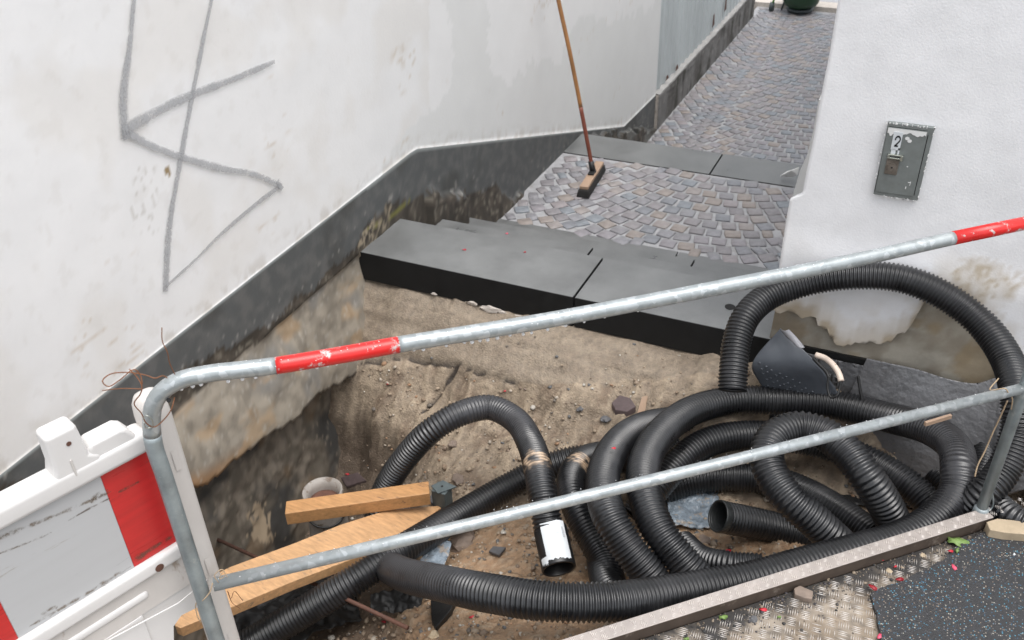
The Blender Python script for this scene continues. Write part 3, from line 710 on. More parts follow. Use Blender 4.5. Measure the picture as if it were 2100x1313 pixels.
for j in range(NY+1):
    for i in range(NX+1):
        x, y = gx[i], gy[j]; z = Zb[j, i]; px, py = proj(Vector((x, y, z)))
        top = py < interp(px, [(700, 760), (820, 738), (937, 744), (1056, 785), (1200, 790), (1500, 760)]) and px < 1500  # smooth mortar bed under the slab
        a = .35 if top else 1
        n1 = nz(x*5, y*5, 3); n2 = nz(x*18, y*18, 4); n3 = nz(x*60, y*60, 5)
        z += a*(.022*n1+.015*n2+.010*n3)
        z += (.012*nz(x*3, z*40, 3) if top else 0)
        cr = min(seg_d(px, py, CRACK), seg_d(px, py, CRACK2) if 860 < px < 945 else 99)
        if cr < 5+3*n3: z -= .02*(1-cr/8)
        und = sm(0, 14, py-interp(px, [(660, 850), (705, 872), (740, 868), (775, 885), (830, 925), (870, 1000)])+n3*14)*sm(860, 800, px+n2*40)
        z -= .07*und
        side = (Vector((x, y, 0))-cA).dot(n46)
        if side < .0: z = min(z, -.2)
        V.append((x+.014*nz(x*11, z*11, 14), y+.014*nz(y*11, z*11, 15), z))
        wet = sm(1000, 1100, py)
        c = mixc((.235, .185, .135), (.34, .27, .195), sm(-.4, .5, n2+.3*n1))
        if not top:
            c = mixc(c, (.16, .115, .08), sm(.0, .45, nz(x*9, y*9, 8))*.8)
            c = mixc(c, (.31, .19, .105), wet*.7)
            c = mixc(c, (.36, .29, .21), sm(.2, .5, n3+.3*n2)*.6)
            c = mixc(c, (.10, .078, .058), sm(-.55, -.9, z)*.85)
        else: c = mixc((.27, .22, .165), (.225, .18, .135), sm(-.3, .3, nz(x*6, z*50, 9)))
        if cr < 3.0+2*n3: c = (.045, .035, .028)
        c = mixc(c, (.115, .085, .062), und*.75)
        C.append(c)
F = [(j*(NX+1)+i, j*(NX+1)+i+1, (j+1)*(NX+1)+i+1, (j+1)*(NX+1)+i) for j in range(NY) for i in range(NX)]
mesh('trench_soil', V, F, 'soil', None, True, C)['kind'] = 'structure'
def sz(x, y):
    i = (x-SX0)/(SX1-SX0)*NX; j = (y-SY0)/(SY1-SY0)*NY; i = int(max(0, min(NX, round(i)))); j = int(max(0, min(NY, round(j))))
    return V[j*(NX+1)+i][2]
VS = V
def soil_at(px, py):        # where the sight line meets the soil
    d = ray(px, py).normalized(); t = 1.5
    while t < 6:
        p = CAM+d*t
        if VS[int(max(0, min(NY, round((p.y-SY0)/(SY1-SY0)*NY))))*(NX+1)+int(max(0, min(NX, round((p.x-SX0)/(SX1-SX0)*NX))))][2] >= p.z: return p
        t += .004
    return CAM+d*3
# gravel: small stones scattered over the soil
g = MB(); r = random.Random(11)
GC = [(.30, .24, .18), (.20, .15, .11), (.38, .33, .27), (.14, .12, .10), (.28, .17, .10), (.12, .12, .12), (.45, .42, .37)]
GS = [(.30, .235, .17), (.26, .20, .145), (.22, .16, .11), (.33, .26, .19)]
cnt = 0
while cnt < 5200:
    x = r.uniform(-2.15, 1.0); y = r.uniform(.8, 2.97); z = sz(x, y); px, py = proj(Vector((x, y, z)))
    if not (640 < px < 2100 and 690 < py < 1330): continue
    dens = .25+.75*sm(.0, .4, nz(x*3, y*3, 40)+.15)+(.5 if py > 1080 else 0)
    if py < interp(px, [(700, 760), (937, 744), (1056, 785), (1200, 790), (1500, 760)]): dens = .06
    if r.random() > dens: continue
    s = r.choice((.0025, .003, .0035, .005, .007)) * r.uniform(.7, 1.3)
    if r.random() < .05: s = r.uniform(.008, .014)
    g.blob((x, y, z+s*.25), s, cnt, 1 if s > .006 else 0, .3, r.choice(GC), (1.2, .95, .7)) if False else g.blob((x, y, z+s*.25), s, cnt, 1, .3, (r.choice(GC) if r.random() < .5 else r.choice(GS)), (1.2, .95, .7))
    cnt += 1
o = g.obj('gravel', 'gravel', None, True, col=True); tag(o, 'small loose stones and grit scattered over the trench soil', 'gravel', kind='stuff')

# ---- corrugated pipes
PR = {}
def pipe_path(pts):
    out = []
    for q in pts:
        if len(q) == 4 and q[3] == 'Y': out.append(atY(q[0], q[1], q[2]))
        else: out.append(at(*q))
    return out
MUD = [(at(1098, 945, -.07), .085), (at(1192, 950, -.22), .085), (at(1150, 955, -.33), .05)]
def pipe(name, pts, r, label, pitch=.0128, open_ends=(), seg=28, cat='pipe', dusty=()):
    P = pipe_path(pts); sub = 6; path = spline(P, pitch/sub)
    n = len(path); prof = [1.0, .97, .90, .87, .90, .97]
    R = [r*prof[i % sub] for i in range(n)]
    V = []; F = []; C = []
    T = [(path[min(i+3, n-1)]-path[max(i-3, 0)]).normalized() for i in range(n)]; a = T[0].orthogonal().normalized()
    D = [at(*q[:3]) for q in dusty]; mud = [(m, rr_) for m, rr_ in MUD if any((m-path[i]).length < .15 for i in range(0, n, 12))]
    for i, p in enumerate(path):
        a = (a-T[i]*a.dot(T[i])).normalized(); b = T[i].cross(a)
        fl = 1.0
        k0 = min([(q-p).length for q in D]+[9]); du = sm(.28, .05, k0)
        for k in range(seg):
            t = 2*math.pi*k/seg; u = a*math.cos(t)+b*math.sin(t)
            rr_ = R[i]+(r*.975-R[i])*du*.62
            v = p+u*rr_; V.append(v)
            c = (.010, .0105, .0118)
            q = nz(v.x*7, v.y*7, v.z*7, 3)
            c = mixc(c, (.028, .028, .030), sm(.1, .5, q)*.6)
            c = mixc(c, (.030, .030, .033), du)
            for m, mr_ in mud:
                dd = (v-m).length
                if dd < mr_ and u.z > -.1: c = mixc(c, (.46, .33, .22), sm(mr_*.8, mr_*.4, dd+.04*abs(nz(v.x*30, v.y*30, v.z*30))*2)*(1 if rr_/r > .93 else .35))
            C.append(c)
    for i in range(n-1):
        for k in range(seg): F.append((i*seg+k, i*seg+(k+1) % seg, (i+1)*seg+(k+1) % seg, (i+1)*seg+k))
    o = mesh(name, V, F, 'pipe_black', None, True, C); o['label'] = label; o['category'] = cat
    for e in open_ends:
        i = 0 if e == 0 else n-1; s = 1 if e == 0 else -1; m = MB(); tdir = T[i]*s
        c0 = path[i]-tdir*.003
        m.lathe(c0, tdir, [(.022, r*1.0), (.001, r*1.01), (-.002, r*.985), (-.002, r*.91), (.002, r*.89), (.16, r*.87)]); rim = m.obj('end_rim', 'pipe_rim', o, True)
        dk = MB().lathe(c0, tdir, [(.158, r*.87), (.159, .0001)], caps=(False, True)).obj('inner_shade', 'dark_gap', o)
    return o
H = 'corrugated_pipe'
GP = 'loose black corrugated pipes lying in the trench'
pipe(H, [(1502, 800, 2.52, 'Y'), (1505, 750, 2.58, 'Y'), (1511, 700, 2.65, 'Y'), (1530, 650, 2.73, 'Y'), (1572, 610, 2.82, 'Y'), (1640, 583, 2.89, 'Y'), (1740, 566, 2.925, 'Y'), (1850, 572, 2.93, 'Y'), (1945, 612, 2.91, 'Y'), (2020, 672, 2.86, 'Y'), (2066, 740, 2.76, 'Y'), (2086, 815, 2.62, 'Y'), (2085, 890, .14), (2060, 960, .06), (2015, 1015, 0), (1960, 1060, -.12)], .050,
     'black corrugated pipe rising in a tall hoop against the white facade', .0128)
pipe(H, [(2010, 1010, -.12), (2040, 1035, -.05), (2075, 1062, -.03), (2110, 1080, -.03)], .046, 'short black corrugated pipe end poking out right of the barrier post')
# long front pipe that runs along the metal kerb, turns and comes back as the second arch
pipe(H, [(775, 1140, -.58), (800, 1164, -.42), (840, 1182, -.28), (900, 1195, -.17), (1000, 1216, -.07), (1120, 1233, -.025), (1250, 1234, -.03), (1350, 1223, -.06), (1450, 1206, -.08), (1550, 1188, -.085), (1650, 1160, -.085), (1750, 1134, -.085), (1850, 1104, -.085), (1922, 1062, -.075), (1962, 1012, -.04), (1966, 960, .0), (1955, 915, -.02), (1905, 880, -.06), (1820, 856, -.12), (1700, 828, -.16), (1600, 821, -.17), (1500, 822, -.17), (1420, 842, -.15), (1355, 890, -.11), (1322, 950, -.08), (1322, 1015, -.06), (1352, 1090, -.09), (1398, 1150, -.14), (1440, 1200, -.20), (1470, 1240, -.26)], .0555,
     'longest black corrugated pipe, running along the metal kerb and back in a wide loop', .0138, dusty=[(840, 1182, -.28), (890, 1193, -.18), (1962, 960, 0), (1940, 900, -.03)])
pipe(H, [(1480, 862, -.30), (1400, 862, -.28), (1330, 872, -.22), (1278, 900, -.14), (1244, 950, -.08), (1236, 1005, -.05), (1250, 1060, -.05), (1285, 1120, -.10), (1328, 1175, -.16), (1360, 1230, -.24)], .0555,
     'black corrugated pipe arching just left of the wide loop with a red petal on it', .0128)
pipe(H, [(770, 1110, -.68), (772, 1060, -.60), (790, 1003, -.48), (832, 938, -.32), (885, 883, -.20), (945, 848, -.16), (1005, 836, -.17), (1055, 860, -.17), (1088, 910, -.14), (1104, 965, -.10), (1114, 1020, -.12), (1124, 1080, -.18), (1133, 1110, -.21)], .050,
     'black corrugated pipe bent in an inverted U, sand on it, white label at its end', .0138, dusty=[(1000, 836, -.17), (1060, 862, -.17)])
sl0 = at(1128, 1085, -.19); sl1 = CAM+ray(1146, 1166).normalized()*((sl0-CAM).length-.055); dv = (sl1-sl0).normalized()
LS = (sl1-sl0).length; slv = MB().lathe(sl0, dv, [(0, .046), (.002, .0545), (LS, .0555), (LS+.003, .0545), (LS+.003, .0505), (LS-.002, .049), (LS-.15, .047)], 32).obj('pipe_sleeve', 'pipe_plain', None, True)
tag(slv, 'smooth black sleeve with a white paper label on the end of the U-bent pipe', 'pipe sleeve')
MB().lathe(sl0, dv, [(LS-.148, .047), (LS-.149, .0001)], caps=(False, True)).obj('inner_shade', 'dark_gap', slv)
# paper label wrapped round the sleeve
ax = dv.orthogonal().normalized(); tocam = (CAM-sl1).normalized(); e1 = (tocam-dv*tocam.dot(dv)).normalized(); e2 = dv.cross(e1)
def wrap(a0, a1, t0, t1, rad, name, m, parent, jag=0, na=16, ntt=6):
    V = []; F = []; Ls = (sl1-sl0).length
    for j in range(ntt+1):
        for i in range(na+1):
            a = a0+(a1-a0)*i/na; t = t0+(t1-t0)*j/ntt+(jag*nz(i*1.7, j*.3, 5) if j in (ntt,) else 0)
            V.append(sl0+dv*(t*Ls)+(e1*math.cos(a)+e2*math.sin(a))*(rad+.001*abs(nz(i*.6, j*.6, 2))))
    for j in range(ntt):
        for i in range(na): F.append((j*(na+1)+i, j*(na+1)+i+1, (j+1)*(na+1)+i+1, (j+1)*(na+1)+i))
    return mesh(name, V, F, m, parent, True)
sgn = 1 if e2.dot(rt) > 0 else -1
lab = wrap(-.55*sgn, .95*sgn, -.02, .93, .0562, 'paper_label', 'label_paper', slv, .05)
wrap(-1.0*sgn, -.5*sgn, .80, .98, .0566, 'paper_scrap', 'label_paper', slv, .1)
for a0, a1, t0, t1 in ((.66, .8, .15, .42), (.2, .5, .30, .308), (.2, .45, .36, .368), (.2, .5, .50, .508), (.2, .4, .56, .566)):
    wrap(a0*sgn, a1*sgn, t0, t1, .0576, 'print_mark', 'print_grey', slv, 0, 4, 1)
pipe(H, [(470, 1345, -.62), (560, 1292, -.56), (640, 1245, -.50), (730, 1188, -.43), (800, 1142, -.41), (870, 1100, -.43), (950, 1052, -.47), (1030, 1005, -.46), (1100, 968, -.42), (1170, 944, -.38), (1240, 938, -.38), (1300, 945, -.40)], .054,
     'black corrugated pipe lying diagonally from the plank to behind the U-bent pipe', .0135)
pipe(H, [(1290, 935, -.36), (1240, 933, -.31), (1200, 943, -.27), (1176, 970, -.24), (1172, 1005, -.22), (1186, 1050, -.23), (1212, 1100, -.26), (1240, 1150, -.28), (1252, 1200, -.28), (1262, 1250, -.28)], .052,
     'sandy black corrugated pipe hooked behind the U-bent pipe', .0128)
pipe(H, [(1735, 1130, -.22), (1718, 1113, -.16), (1672, 1070, -.09), (1620, 1025, -.04), (1583, 975, -.01), (1572, 930, .02), (1592, 893, .035), (1640, 877, .04), (1690, 890, .04), (1735, 925, .03), (1775, 975, .0), (1812, 1030, -.08), (1840, 1090, -.20)], .0555,
     'black corrugated pipe standing as a small arch inside the wide loop', .0155)
pipe(H, [(1300, 1060, -.36), (1345, 1000, -.30), (1395, 945, -.26), (1450, 908, -.24), (1520, 893, -.24), (1600, 896, -.25), (1700, 915, -.26), (1790, 950, -.26), (1870, 1000, -.27), (1920, 1050, -.3)], .0555,
     'black corrugated pipe crossing behind the small arch, upper of the crossing ones', .0135)
pipe(H, [(1330, 960, -.38), (1400, 900, -.36), (1480, 868, -.35), (1560, 860, -.35), (1650, 868, -.35), (1760, 892, -.35), (1850, 928, -.35), (1920, 975, -.36), (1960, 1020, -.38)], .0555,
     'black corrugated pipe farthest back, under the wide loop', .0128)
pipe(H, [(1340, 1010, -.40), (1420, 985, -.37), (1500, 978, -.35), (1580, 985, -.33), (1650, 1010, -.31), (1720, 1050, -.29), (1790, 1100, -.28)], .0555,
     'black corrugated pipe low in the trench behind the open pipe end', .0128)
pipe(H, [(1474, 1059, -.25), (1510, 1066, -.28), (1560, 1076, -.315), (1620, 1090, -.34), (1690, 1112, -.35), (1760, 1130, -.35)], .055,
     'black corrugated pipe with its open end facing left, lying on brown soil', .0138, open_ends=(0,))
pipe(H, [(1400, 1115, -.27), (1440, 1148, -.24), (1500, 1160, -.2), (1560, 1165, -.2)], .045, 'black corrugated pipe showing briefly above the front pipe beside brown soil')
pipe(H, [(1232, 1120, -.34), (1236, 1165, -.30), (1250, 1210, -.26), (1290, 1250, -.24)], .05, 'short visible length of black corrugated pipe left under the two arches')
pipe(H, [(2015, 850, -.2), (2020, 900, -.2), (2012, 960, -.22), (1990, 1010, -.25)], .045, 'black corrugated pipe standing beside the membrane behind the barrier post')

# ---- steel tube barrier
b0 = at(2018, 1042)
def bar(px, py): return atN(px, py, n46, b0)
br = empty('tube_barrier', (curb(-.05).x, curb(-.05).y, Z0), 'galvanised steel tube barrier with red bands, top and middle rail dripping with rain', 'barrier')
A0 = bar(460, 1340); Xl = bar(330, 960); lp = Vector((bar(330, 960)+bar(395, 1160)+bar(445, 1300))/3)
def on(t, z): p = b0+d46*t; return Vector((p.x, p.y, z))
tl = (lp-b0).dot(d46)
zt0, zt1 = bar(590, 748).z, bar(2100, 455).z
tR = 0.0
def rail_pt(px, py): p = bar(px, py); return p
top = [on(tl, Z0-.3), on(tl, .3), on(tl, .6), on(tl, .84), on(tl, bar(325, 905).z)]
for q in ((311, 862), (316, 828), (336, 800), (372, 779), (430, 766), (500, 758), (566, 750)): top.append(bar(*q))
for q in ((700, 728), (823, 706), (1100, 661), (1300, 624), (1500, 585), (1720, 541), (1953, 489)): top.append(bar(*q))
pth = spline(top, .012)
# split the swept tube by colour: left post, bare, red, bare, red, bare
def pick(a, b):
    ia = min(range(len(pth)), key=lambda i: (pth[i]-a).length); ib = min(range(len(pth)), key=lambda i: (pth[i]-b).length); return pth[ia:ib+1]
pA, pB, pC, pD = bar(322, 892), bar(566, 750), bar(823, 706), bar(1953, 489)
rT = .0158
MB().tube(pick(on(tl, -.4), pA), rT, 20).obj('post', 'galvanised_post', br, True)
MB().tube(pick(pA, pB), rT, 20).obj('top_rail', 'galvanised', br, True)
MB().tube(pick(pB, pC), rT*1.012, 20).obj('red_band', 'red_paint', br, True)
MB().tube(pick(pC, pD), rT, 20).obj('top_rail', 'galvanised', br, True)
pE = bar(2260, 425); q0 = pth[-1]; dirn = (pE-q0).normalized(); ptop = on(.055, 0)
tb = .075; zz = q0.z
MB().tube([q0, q0+dirn*.30], rT*1.012, 20).obj('red_band', 'red_paint', br, True)
q1 = q0+dirn*.30; pr_ = bar(2058, 935); tr_ = (pr_-b0).dot(d46)
end = [q1+dirn*.01*k for k in range(0, 6)]
_pp = ((bar(2017, 1050)-b0).dot(d46)+(bar(2092, 800)-b0).dot(d46))/2; _L = max(.02, (_pp-(q1-b0).dot(d46))/dirn.dot(d46)+.012); rest = [q1, q1+dirn*_L*.5, q1+dirn*_L]
MB().tube(rest, rT, 20).obj('top_rail', 'galvanised', br, True)
qx = rest[-1]; tq = (qx-b0).dot(d46)
# right post
pb_ = bar(2017, 1050); pm_ = bar(2092, 800); tp = ((pb_-b0).dot(d46)+(pm_-b0).dot(d46))/2
MB().tube([on(tp, Z0), on(tp, zz)], rT, 20).obj('post', 'galvanised_post', br, True)
MB().tube([bar(438, 1199), bar(1000, 1067), bar(1500, 945), bar(2104, 795)], rT*.93, 20).obj('middle_rail', 'galvanised', br, True)
ho = bar(346, 821); dh = (CAM-ho).normalized(); MB().tube([ho+dh*(rT-.001), ho+dh*(rT+.0008)], .0042, 14).obj('bolt_hole', 'dark_gap', br)
# weld collar at the foot
g = MB(); p = on(tp, 0); g.tube([p+Vector((0, 0, -.03)), p+Vector((0, 0, -.02)), p+Vector((0, 0, .0)), p+Vector((0, 0, .008))], [.017, .023, .022, .017], 16); g.obj('foot_collar', 'galvanised_post', br, True)
# water drops hanging from the rails
g = MB(); rr = random.Random(5)
drops = [(372, 802), (395, 797), (412, 793), (468, 786), (497, 783), (524, 780), (570, 769), (600, 764), (617, 762), (650, 757), (672, 755), (690, 752), (849, 723), (868, 720), (915, 713), (952, 707), (968, 706), (984, 703), (1000, 701), (1020, 698), (1046, 693), (1073, 690), (1090, 687), (1123, 680), (1160, 671), (1198, 664), (1240, 655), (1308, 641), (1370, 628), (1398, 622), (1445, 613), (1537, 594), (1560, 590), (1600, 582), (1690, 562), (1770, 546)]
for i, (px, py) in enumerate(drops):
    p = bar(px, py-rr.uniform(4, 6)); s = rr.uniform(.003, .0042); g.blob(p, s, i, 2, .03, sq=(1, 1, 1.15))
for i in range(420):   # beads lying along the top of the rails
    t = rr.random(); c = pth[int(len(pth)*(.42+.56*t))] if i % 3 else bar(438, 1199).lerp(bar(2110, 793), t); a = rr.uniform(-1.2, 1.2); s = rr.uniform(.0006, .0014)
    g.blob(c+(Vector((0, 0, 1))*math.cos(a)-n46*math.sin(a))*(rT*(1 if i % 3 else .93)-.0002), s, i, 1, .1, sq=(1, 1, .6))
tag(g.obj('water_drops', 'water', None, True), 'rain drops beaded on and hanging under the barrier rails', 'water drops', kind='stuff')

# ---- white and red plastic fence panel
wd = Vector((math.sin(math.radians(19)), math.cos(math.radians(19)), 0)); wn = Vector((wd.y, -wd.x, 0))
w0 = at(330, 800, .975); fp = empty('plastic_fence_panel', (w0.x, w0.y, Z0), 'white plastic site fence panel with red and grey reflective sheeting, at the left edge', 'barrier')
def wf(u, n, z): p = w0+wd*u+wn*n; return Vector((p.x, p.y, z))
def wbox(u0, u1, n0, n1, z0, z1): return MB().box(wf(u0, n0, z0), wd*(u1-u0), wn*(n1-n0), Vector((0, 0, z1-z0)))
def uz(px, py, n=0):
    p = atN(px, py, wn, w0+wn*n); return (p-w0).dot(wd), p.z
# post: rounded hollow column
pu = .0
g = MB(); hp = []
prof = [(0.034, 0), (.034, .35), (.033, .7), (.033, .93), (.031, .955), (.024, .972), (.012, .979)]
V = []; F = []; n_ = 20
uL = uz(352, 850)[0]; cu = uL-.030
for rad, z in prof:
    for k in range(n_):
        a = 2*math.pi*k/n_; ca, sa = math.cos(a), math.sin(a); q = (abs(ca)**3+abs(sa)**3)**(-1/3)
        V.append(wf(cu+rad*ca*q*.93, -.01+rad*sa*q*.9, z))
for j in range(len(prof)-1):
    for k in range(n_): F.append((j*n_+k, j*n_+(k+1) % n_, (j+1)*n_+(k+1) % n_, (j+1)*n_+k))
F.append(tuple((len(prof)-1)*n_+k for k in range(n_)))
mesh('panel_post', V, F, 'white_dirty', fp, True)
for z_, hh_ in ((.80, .05), (.50, .05), (.25, .06)):
    wbox(cu+.0, cu+.012, .0215, .0225, z_, z_+hh_).obj('post_slot', 'white_dirty', fp, bevel=.0005, seg=1)
# top rail with upstand block and handle hump
rt_ = wbox(-1.9, cu-.025, -.028, .022, .872, .922).obj('top_beam', 'white_plastic', fp, bevel=.014, seg=4)
def profblock(pts, n0, n1, name, bev):
    g = MB().prism([wf(u, n0, z) for u, z in pts], wn*(n1-n0)); return g.obj(name, 'white_plastic', fp, bevel=bev, seg=4, weld=True)
B = lambda *L: [uz(px, py, .015) for px, py in L]
profblock([(-.245, .895), (-.228, .915), (-.221, .940), (-.219, 1.005), (-.163, 1.005), (-.158, .935), (-.14, .925), (-.14, .895)], -.026, .020, 'upstand', .009)
profblock([(-.162, .895), (-.160, .938), (-.152, .950), (-.096, .950), (-.084, .942), (-.072, .920), (-.066, .895)], -.026, .018, 'hump', .008)
bh = wf(-.185, .0205, .975); MB().tube([bh, bh+wn*.0008], .0045, 12).obj('screw_hole', 'rust', fp)
wbox(-.194, -.190, .0195, .0225, .905, .942).obj('mould_mark', 'white_dirty', fp, bevel=.001, seg=1)
# back plate and sheeting
zb1, zt1_ = .625, .872
qa, qb, qc, qd = [uz(px, py, .004) for px, py in ((357, 1330), (356, 1285), (372, 1262), (405, 1246))]
MB().prism([wf(u_, -.012, z_) for u_, z_ in ((-1.9, .0), (qa[0], .0), qa, qb, qc, qd, (cu-.02, uz(430, 1228, .004)[1]), (cu-.02, .875), (-1.9, .875))], wn*.016).obj('back_plate', 'white_plastic', fp, weld=True)
def sheet(u0, u1, name, m): return wbox(u0, u1, .0045, .0065, zb1, zt1_).obj(name, m, fp)
sheet(-.152, cu-.028, 'red_stripe', 'sheet_red'); sheet(-.378, -.1528, 'grey_stripe', 'sheet_white'); sheet(-.61, -.3788, 'red_stripe', 'sheet_red'); sheet(-.83, -.6108, 'grey_stripe', 'sheet_white')
wbox(-1.9, cu-.02, -.02, .020, .585, .624).obj('middle_beam', 'white_plastic', fp, bevel=.010, seg=3)
wbox(-1.9, cu-.12, -.02, .013, .532, .556).obj('lower_rib', 'white_plastic', fp, bevel=.009, seg=3)
bh = wf(-.112, .0205, .600); MB().tube([bh, bh+wn*.0008], .009, 16).obj('beam_hole', 'rust', fp)
wbox(-1.9, cu-.02, .004, .009, .50, .585).obj('recess', 'white_dirty', fp)
wbox(-1.9, -.17, .0045, .010, .30, .50).obj('lower_panel', 'white_plastic', fp, bevel=.006, seg=3)
g = MB()
def grime(pts, w, m='grime', n0=.0072):
    V = []; U = []; F = []; path = []
    for px, py in pts: path.append(uz(px, py, n0))
    P_ = spline([Vector((a, b, 0)) for a, b in path], .006); n_ = len(P_)
    for i, p in enumerate(P_):
        t = (P_[min(i+1, n_-1)]-P_[max(i-1, 0)]).normalized(); ww = w*(.6+.6*abs(nz(p.x*30, p.y*30, 3))*2)*min(1, 6*min(i+1, n_-i)/n_)
        for q, e in ((-1, 0), (1, 1)): V.append(wf(p.x-t.y*ww*q*.5, n0, p.y+t.x*ww*q*.5)); U.append((e, i/n_))
    for i in range(n_-1): F.append((2*i, 2*i+1, 2*i+3, 2*i+2))
    mesh('dirt_streak', V, F, m, fp, False, None, U)
grime([(-40, 1120), (0, 1103), (70, 1075), (150, 1042), (228, 1008)], .012)
grime([(-40, 1150), (0, 1135), (60, 1112), (110, 1090)], .007)
grime([(140, 1068), (180, 1045), (225, 1022)], .006, 'grime_dark')
grime([(185, 1030), (205, 1015), (222, 1008)], .020)
grime([(60, 1285), (140, 1240), (220, 1192), (268, 1162)], .012)
grime([(85, 1262), (105, 1248), (118, 1246)], .012)
grime([(275, 1150), (320, 1120), (352, 1100)], .016, 'grime_dark')
grime([(243, 1010), (262, 1000), (285, 988)], .008, 'grime_dark')
g = MB().tube([wf(-.55, .012, .545), wf(-.25, .016, .50), wf(-.10, .02, .482), wf(-.03, .026, .50), on(tl, .515)+(CAM-on(tl, .515)).normalized()*.02], .0016, 6); tag(g.obj('plastic_tie', 'white_plastic', None, True), 'thin white plastic tie stretched across the fence panel to the steel post', 'cable tie')

# ---- tie wires
def wire(name, pts, r, m, label, cat='wire'):
    g = MB().tube(spline(pts, .004), r, 6); o = g.obj(name, m, None, True); return tag(o, label, cat)
def wpt(px, py, off=0): 
    p = bar(px, py); return p+(CAM-p).normalized()*off
w1 = [wpt(*q) for q in ((352, 783, .0), (335, 771, .0), (318, 776, .01), (300, 770, 0), (262, 764, -.01), (225, 768, -.01), (210, 782, 0), (222, 793, .01), (245, 780, .01), (275, 758, .01), (287, 768, .01), (292, 788, .02))]
wire('tie_wire', w1, .0011, 'rust_wire', 'rusty tie wire loop sticking out left of the white post top')
w2 = [wpt(*q) for q in ((292, 798, .02), (250, 797, .01), (210, 801, .0))]; wire('tie_wire', w2, .0009, 'rust_wire', 'straight rusty wire end pointing left from the white post')
w3 = [wpt(*q) for q in ((265, 757, 0), (282, 775, .01), (291, 792, .02), (288, 808, .02), (275, 828, .02), (290, 848, .022), (300, 868, .025), (316, 876, .025), (335, 862, .024), (352, 838, .024), (358, 815, .01))]
wire('tie_wire', w3, .0011, 'rust_wire', 'rusty tie wire wrapped round the bend of the steel barrier')
w4 = [wpt(*q) for q in ((332, 672, -.02), (333, 700, -.01), (343, 722, 0), (348, 745, 0), (360, 772, 0), (362, 785, .0))]; wire('tie_wire', w4, .0009, 'rust_wire', 'single rusty wire standing up above the white post')
w4 = [wpt(*q) for q in ((293, 860, .025), (300, 852, .027), (312, 862, .027), (312, 875, .025), (300, 878, .026), (295, 866, .026))]; wire('tie_wire', w4, .001, 'steel', 'small bright twist of wire at the barrier bend')
w5 = [wpt(*q) for q in ((448, 1195, .02), (440, 1180, .02), (455, 1168, .02), (462, 1180, .02), (450, 1188, .022), (458, 1172, .02), (466, 1184, .02))]; wire('tie_wire', w5, .001, 'twine', 'knot of thin wire on top of the middle rail end')
w6 = [wpt(*q) for q in ((466, 1212, .01), (474, 1228, .005), (480, 1213, 0), (498, 1232, 0))]; wire('tie_wire', w6, .0007, 'rust_wire', 'curled wire end just below the middle rail')
w6 = [wpt(*q) for q in ((468, 1214, .01), (476, 1236, .005), (492, 1248, 0))]; wire('tie_wire', w6, .0007, 'rust_wire', 'wire end hanging over the plank below the middle rail')
w7 = [wpt(*q) for q in ((436, 1196, .02), (430, 1215, .024), (415, 1232, .022), (402, 1238, .0), (404, 1262, 0), (412, 1277, 0))]; wire('tie_wire', w7, .0012, 'twine', 'brown wire tied round the steel post below the middle rail')
w8 = [wpt(*q) for q in ((2048, 776, -.05), (2030, 800, -.03), (2060, 797, .018), (2068, 806, .02), (2076, 818, .012), (2074, 840, 0))]; wire('twine', w8, .0017, 'twine', 'beige twine knotted on the middle rail near the right post', 'twine')
w9 = [wpt(*q) for q in ((2066, 822, 0), (2050, 858, -.02), (2035, 890, -.03), (2020, 925, -.03), (2005, 955, -.02), (1999, 978, 0))]; wire('twine', w9, .002, 'twine', 'beige twine hanging down in front of the dark membrane', 'twine')
w9 = [wpt(*q) for q in ((1900, 872, -.06), (1925, 862, -.05), (1950, 852, -.05))]
tag(MB().box(wpt(1900, 868, -.1), wpt(1953, 852, -.1)-wpt(1900, 868, -.1), Vector((0, 0, -.012)), n46*.008).obj('wood_sliver', 'broom_wood'), 'thin wooden sliver tied under the middle rail at the right', 'wood scrap')
w10 = [wpt(*q) for q in ((2022, 1010, .0), (2030, 1000, .01), (2036, 1020, .018), (2034, 1042, .02), (2020, 1052, .02))]; wire('twine', w10, .0025, 'galvanised_post', 'grey cord looped round the foot of the right post', 'cord')

# ---- aluminium kerb angle and checkered plate on the street
tA = (at(1100, 1332)-cA).dot(d46)
ke = empty('kerb_angle', tuple(cA+Vector((0, 0, Z0))), 'long aluminium checker plate kerb angle in front of the trench', 'kerb')
Ls = (b0-cA).dot(d46)+.0
wS = -(at(1500, 1231)-cA).dot(n46)
g = MB().box(curb(-.8, 0, -.004), d46*(Ls+.8), n46*-wS, Vector((0, 0, .004))); g.obj('top_flange', 'alu_edge', ke, bevel=.001, seg=1)
g = MB().box(curb(-.8, -wS+.001, Z0), d46*(Ls+.8), n46*.004, Vector((0, 0, -Z0-.0045))); g.obj('front_flange', 'alu_side', ke)
MB().box(curb(-.8, 0, Z0-.25), d46*(Ls+.8), n46*-.004, Vector((0, 0, .24-Z0))).obj('back_flange', 'alu_side', ke)
def tread(g, c, a, L_, w_=.0024, h=.0013, up_=Vector((0, 0, 1))):
    u = Vector((math.cos(a), math.sin(a), 0)); v = up_.cross(u)
    g.add([c-u*L_/2, c-v*w_/2+u*0, c+u*L_/2, c+v*w_/2, c-u*L_*.25+up_*h, c+u*L_*.25+up_*h], [(0, 1, 4), (1, 2, 5), (1, 5, 4), (2, 3, 5), (3, 4, 5), (3, 0, 4)])
a46 = math.atan2(d46.y, d46.x); g = MB(); cs = .0285
k = -18
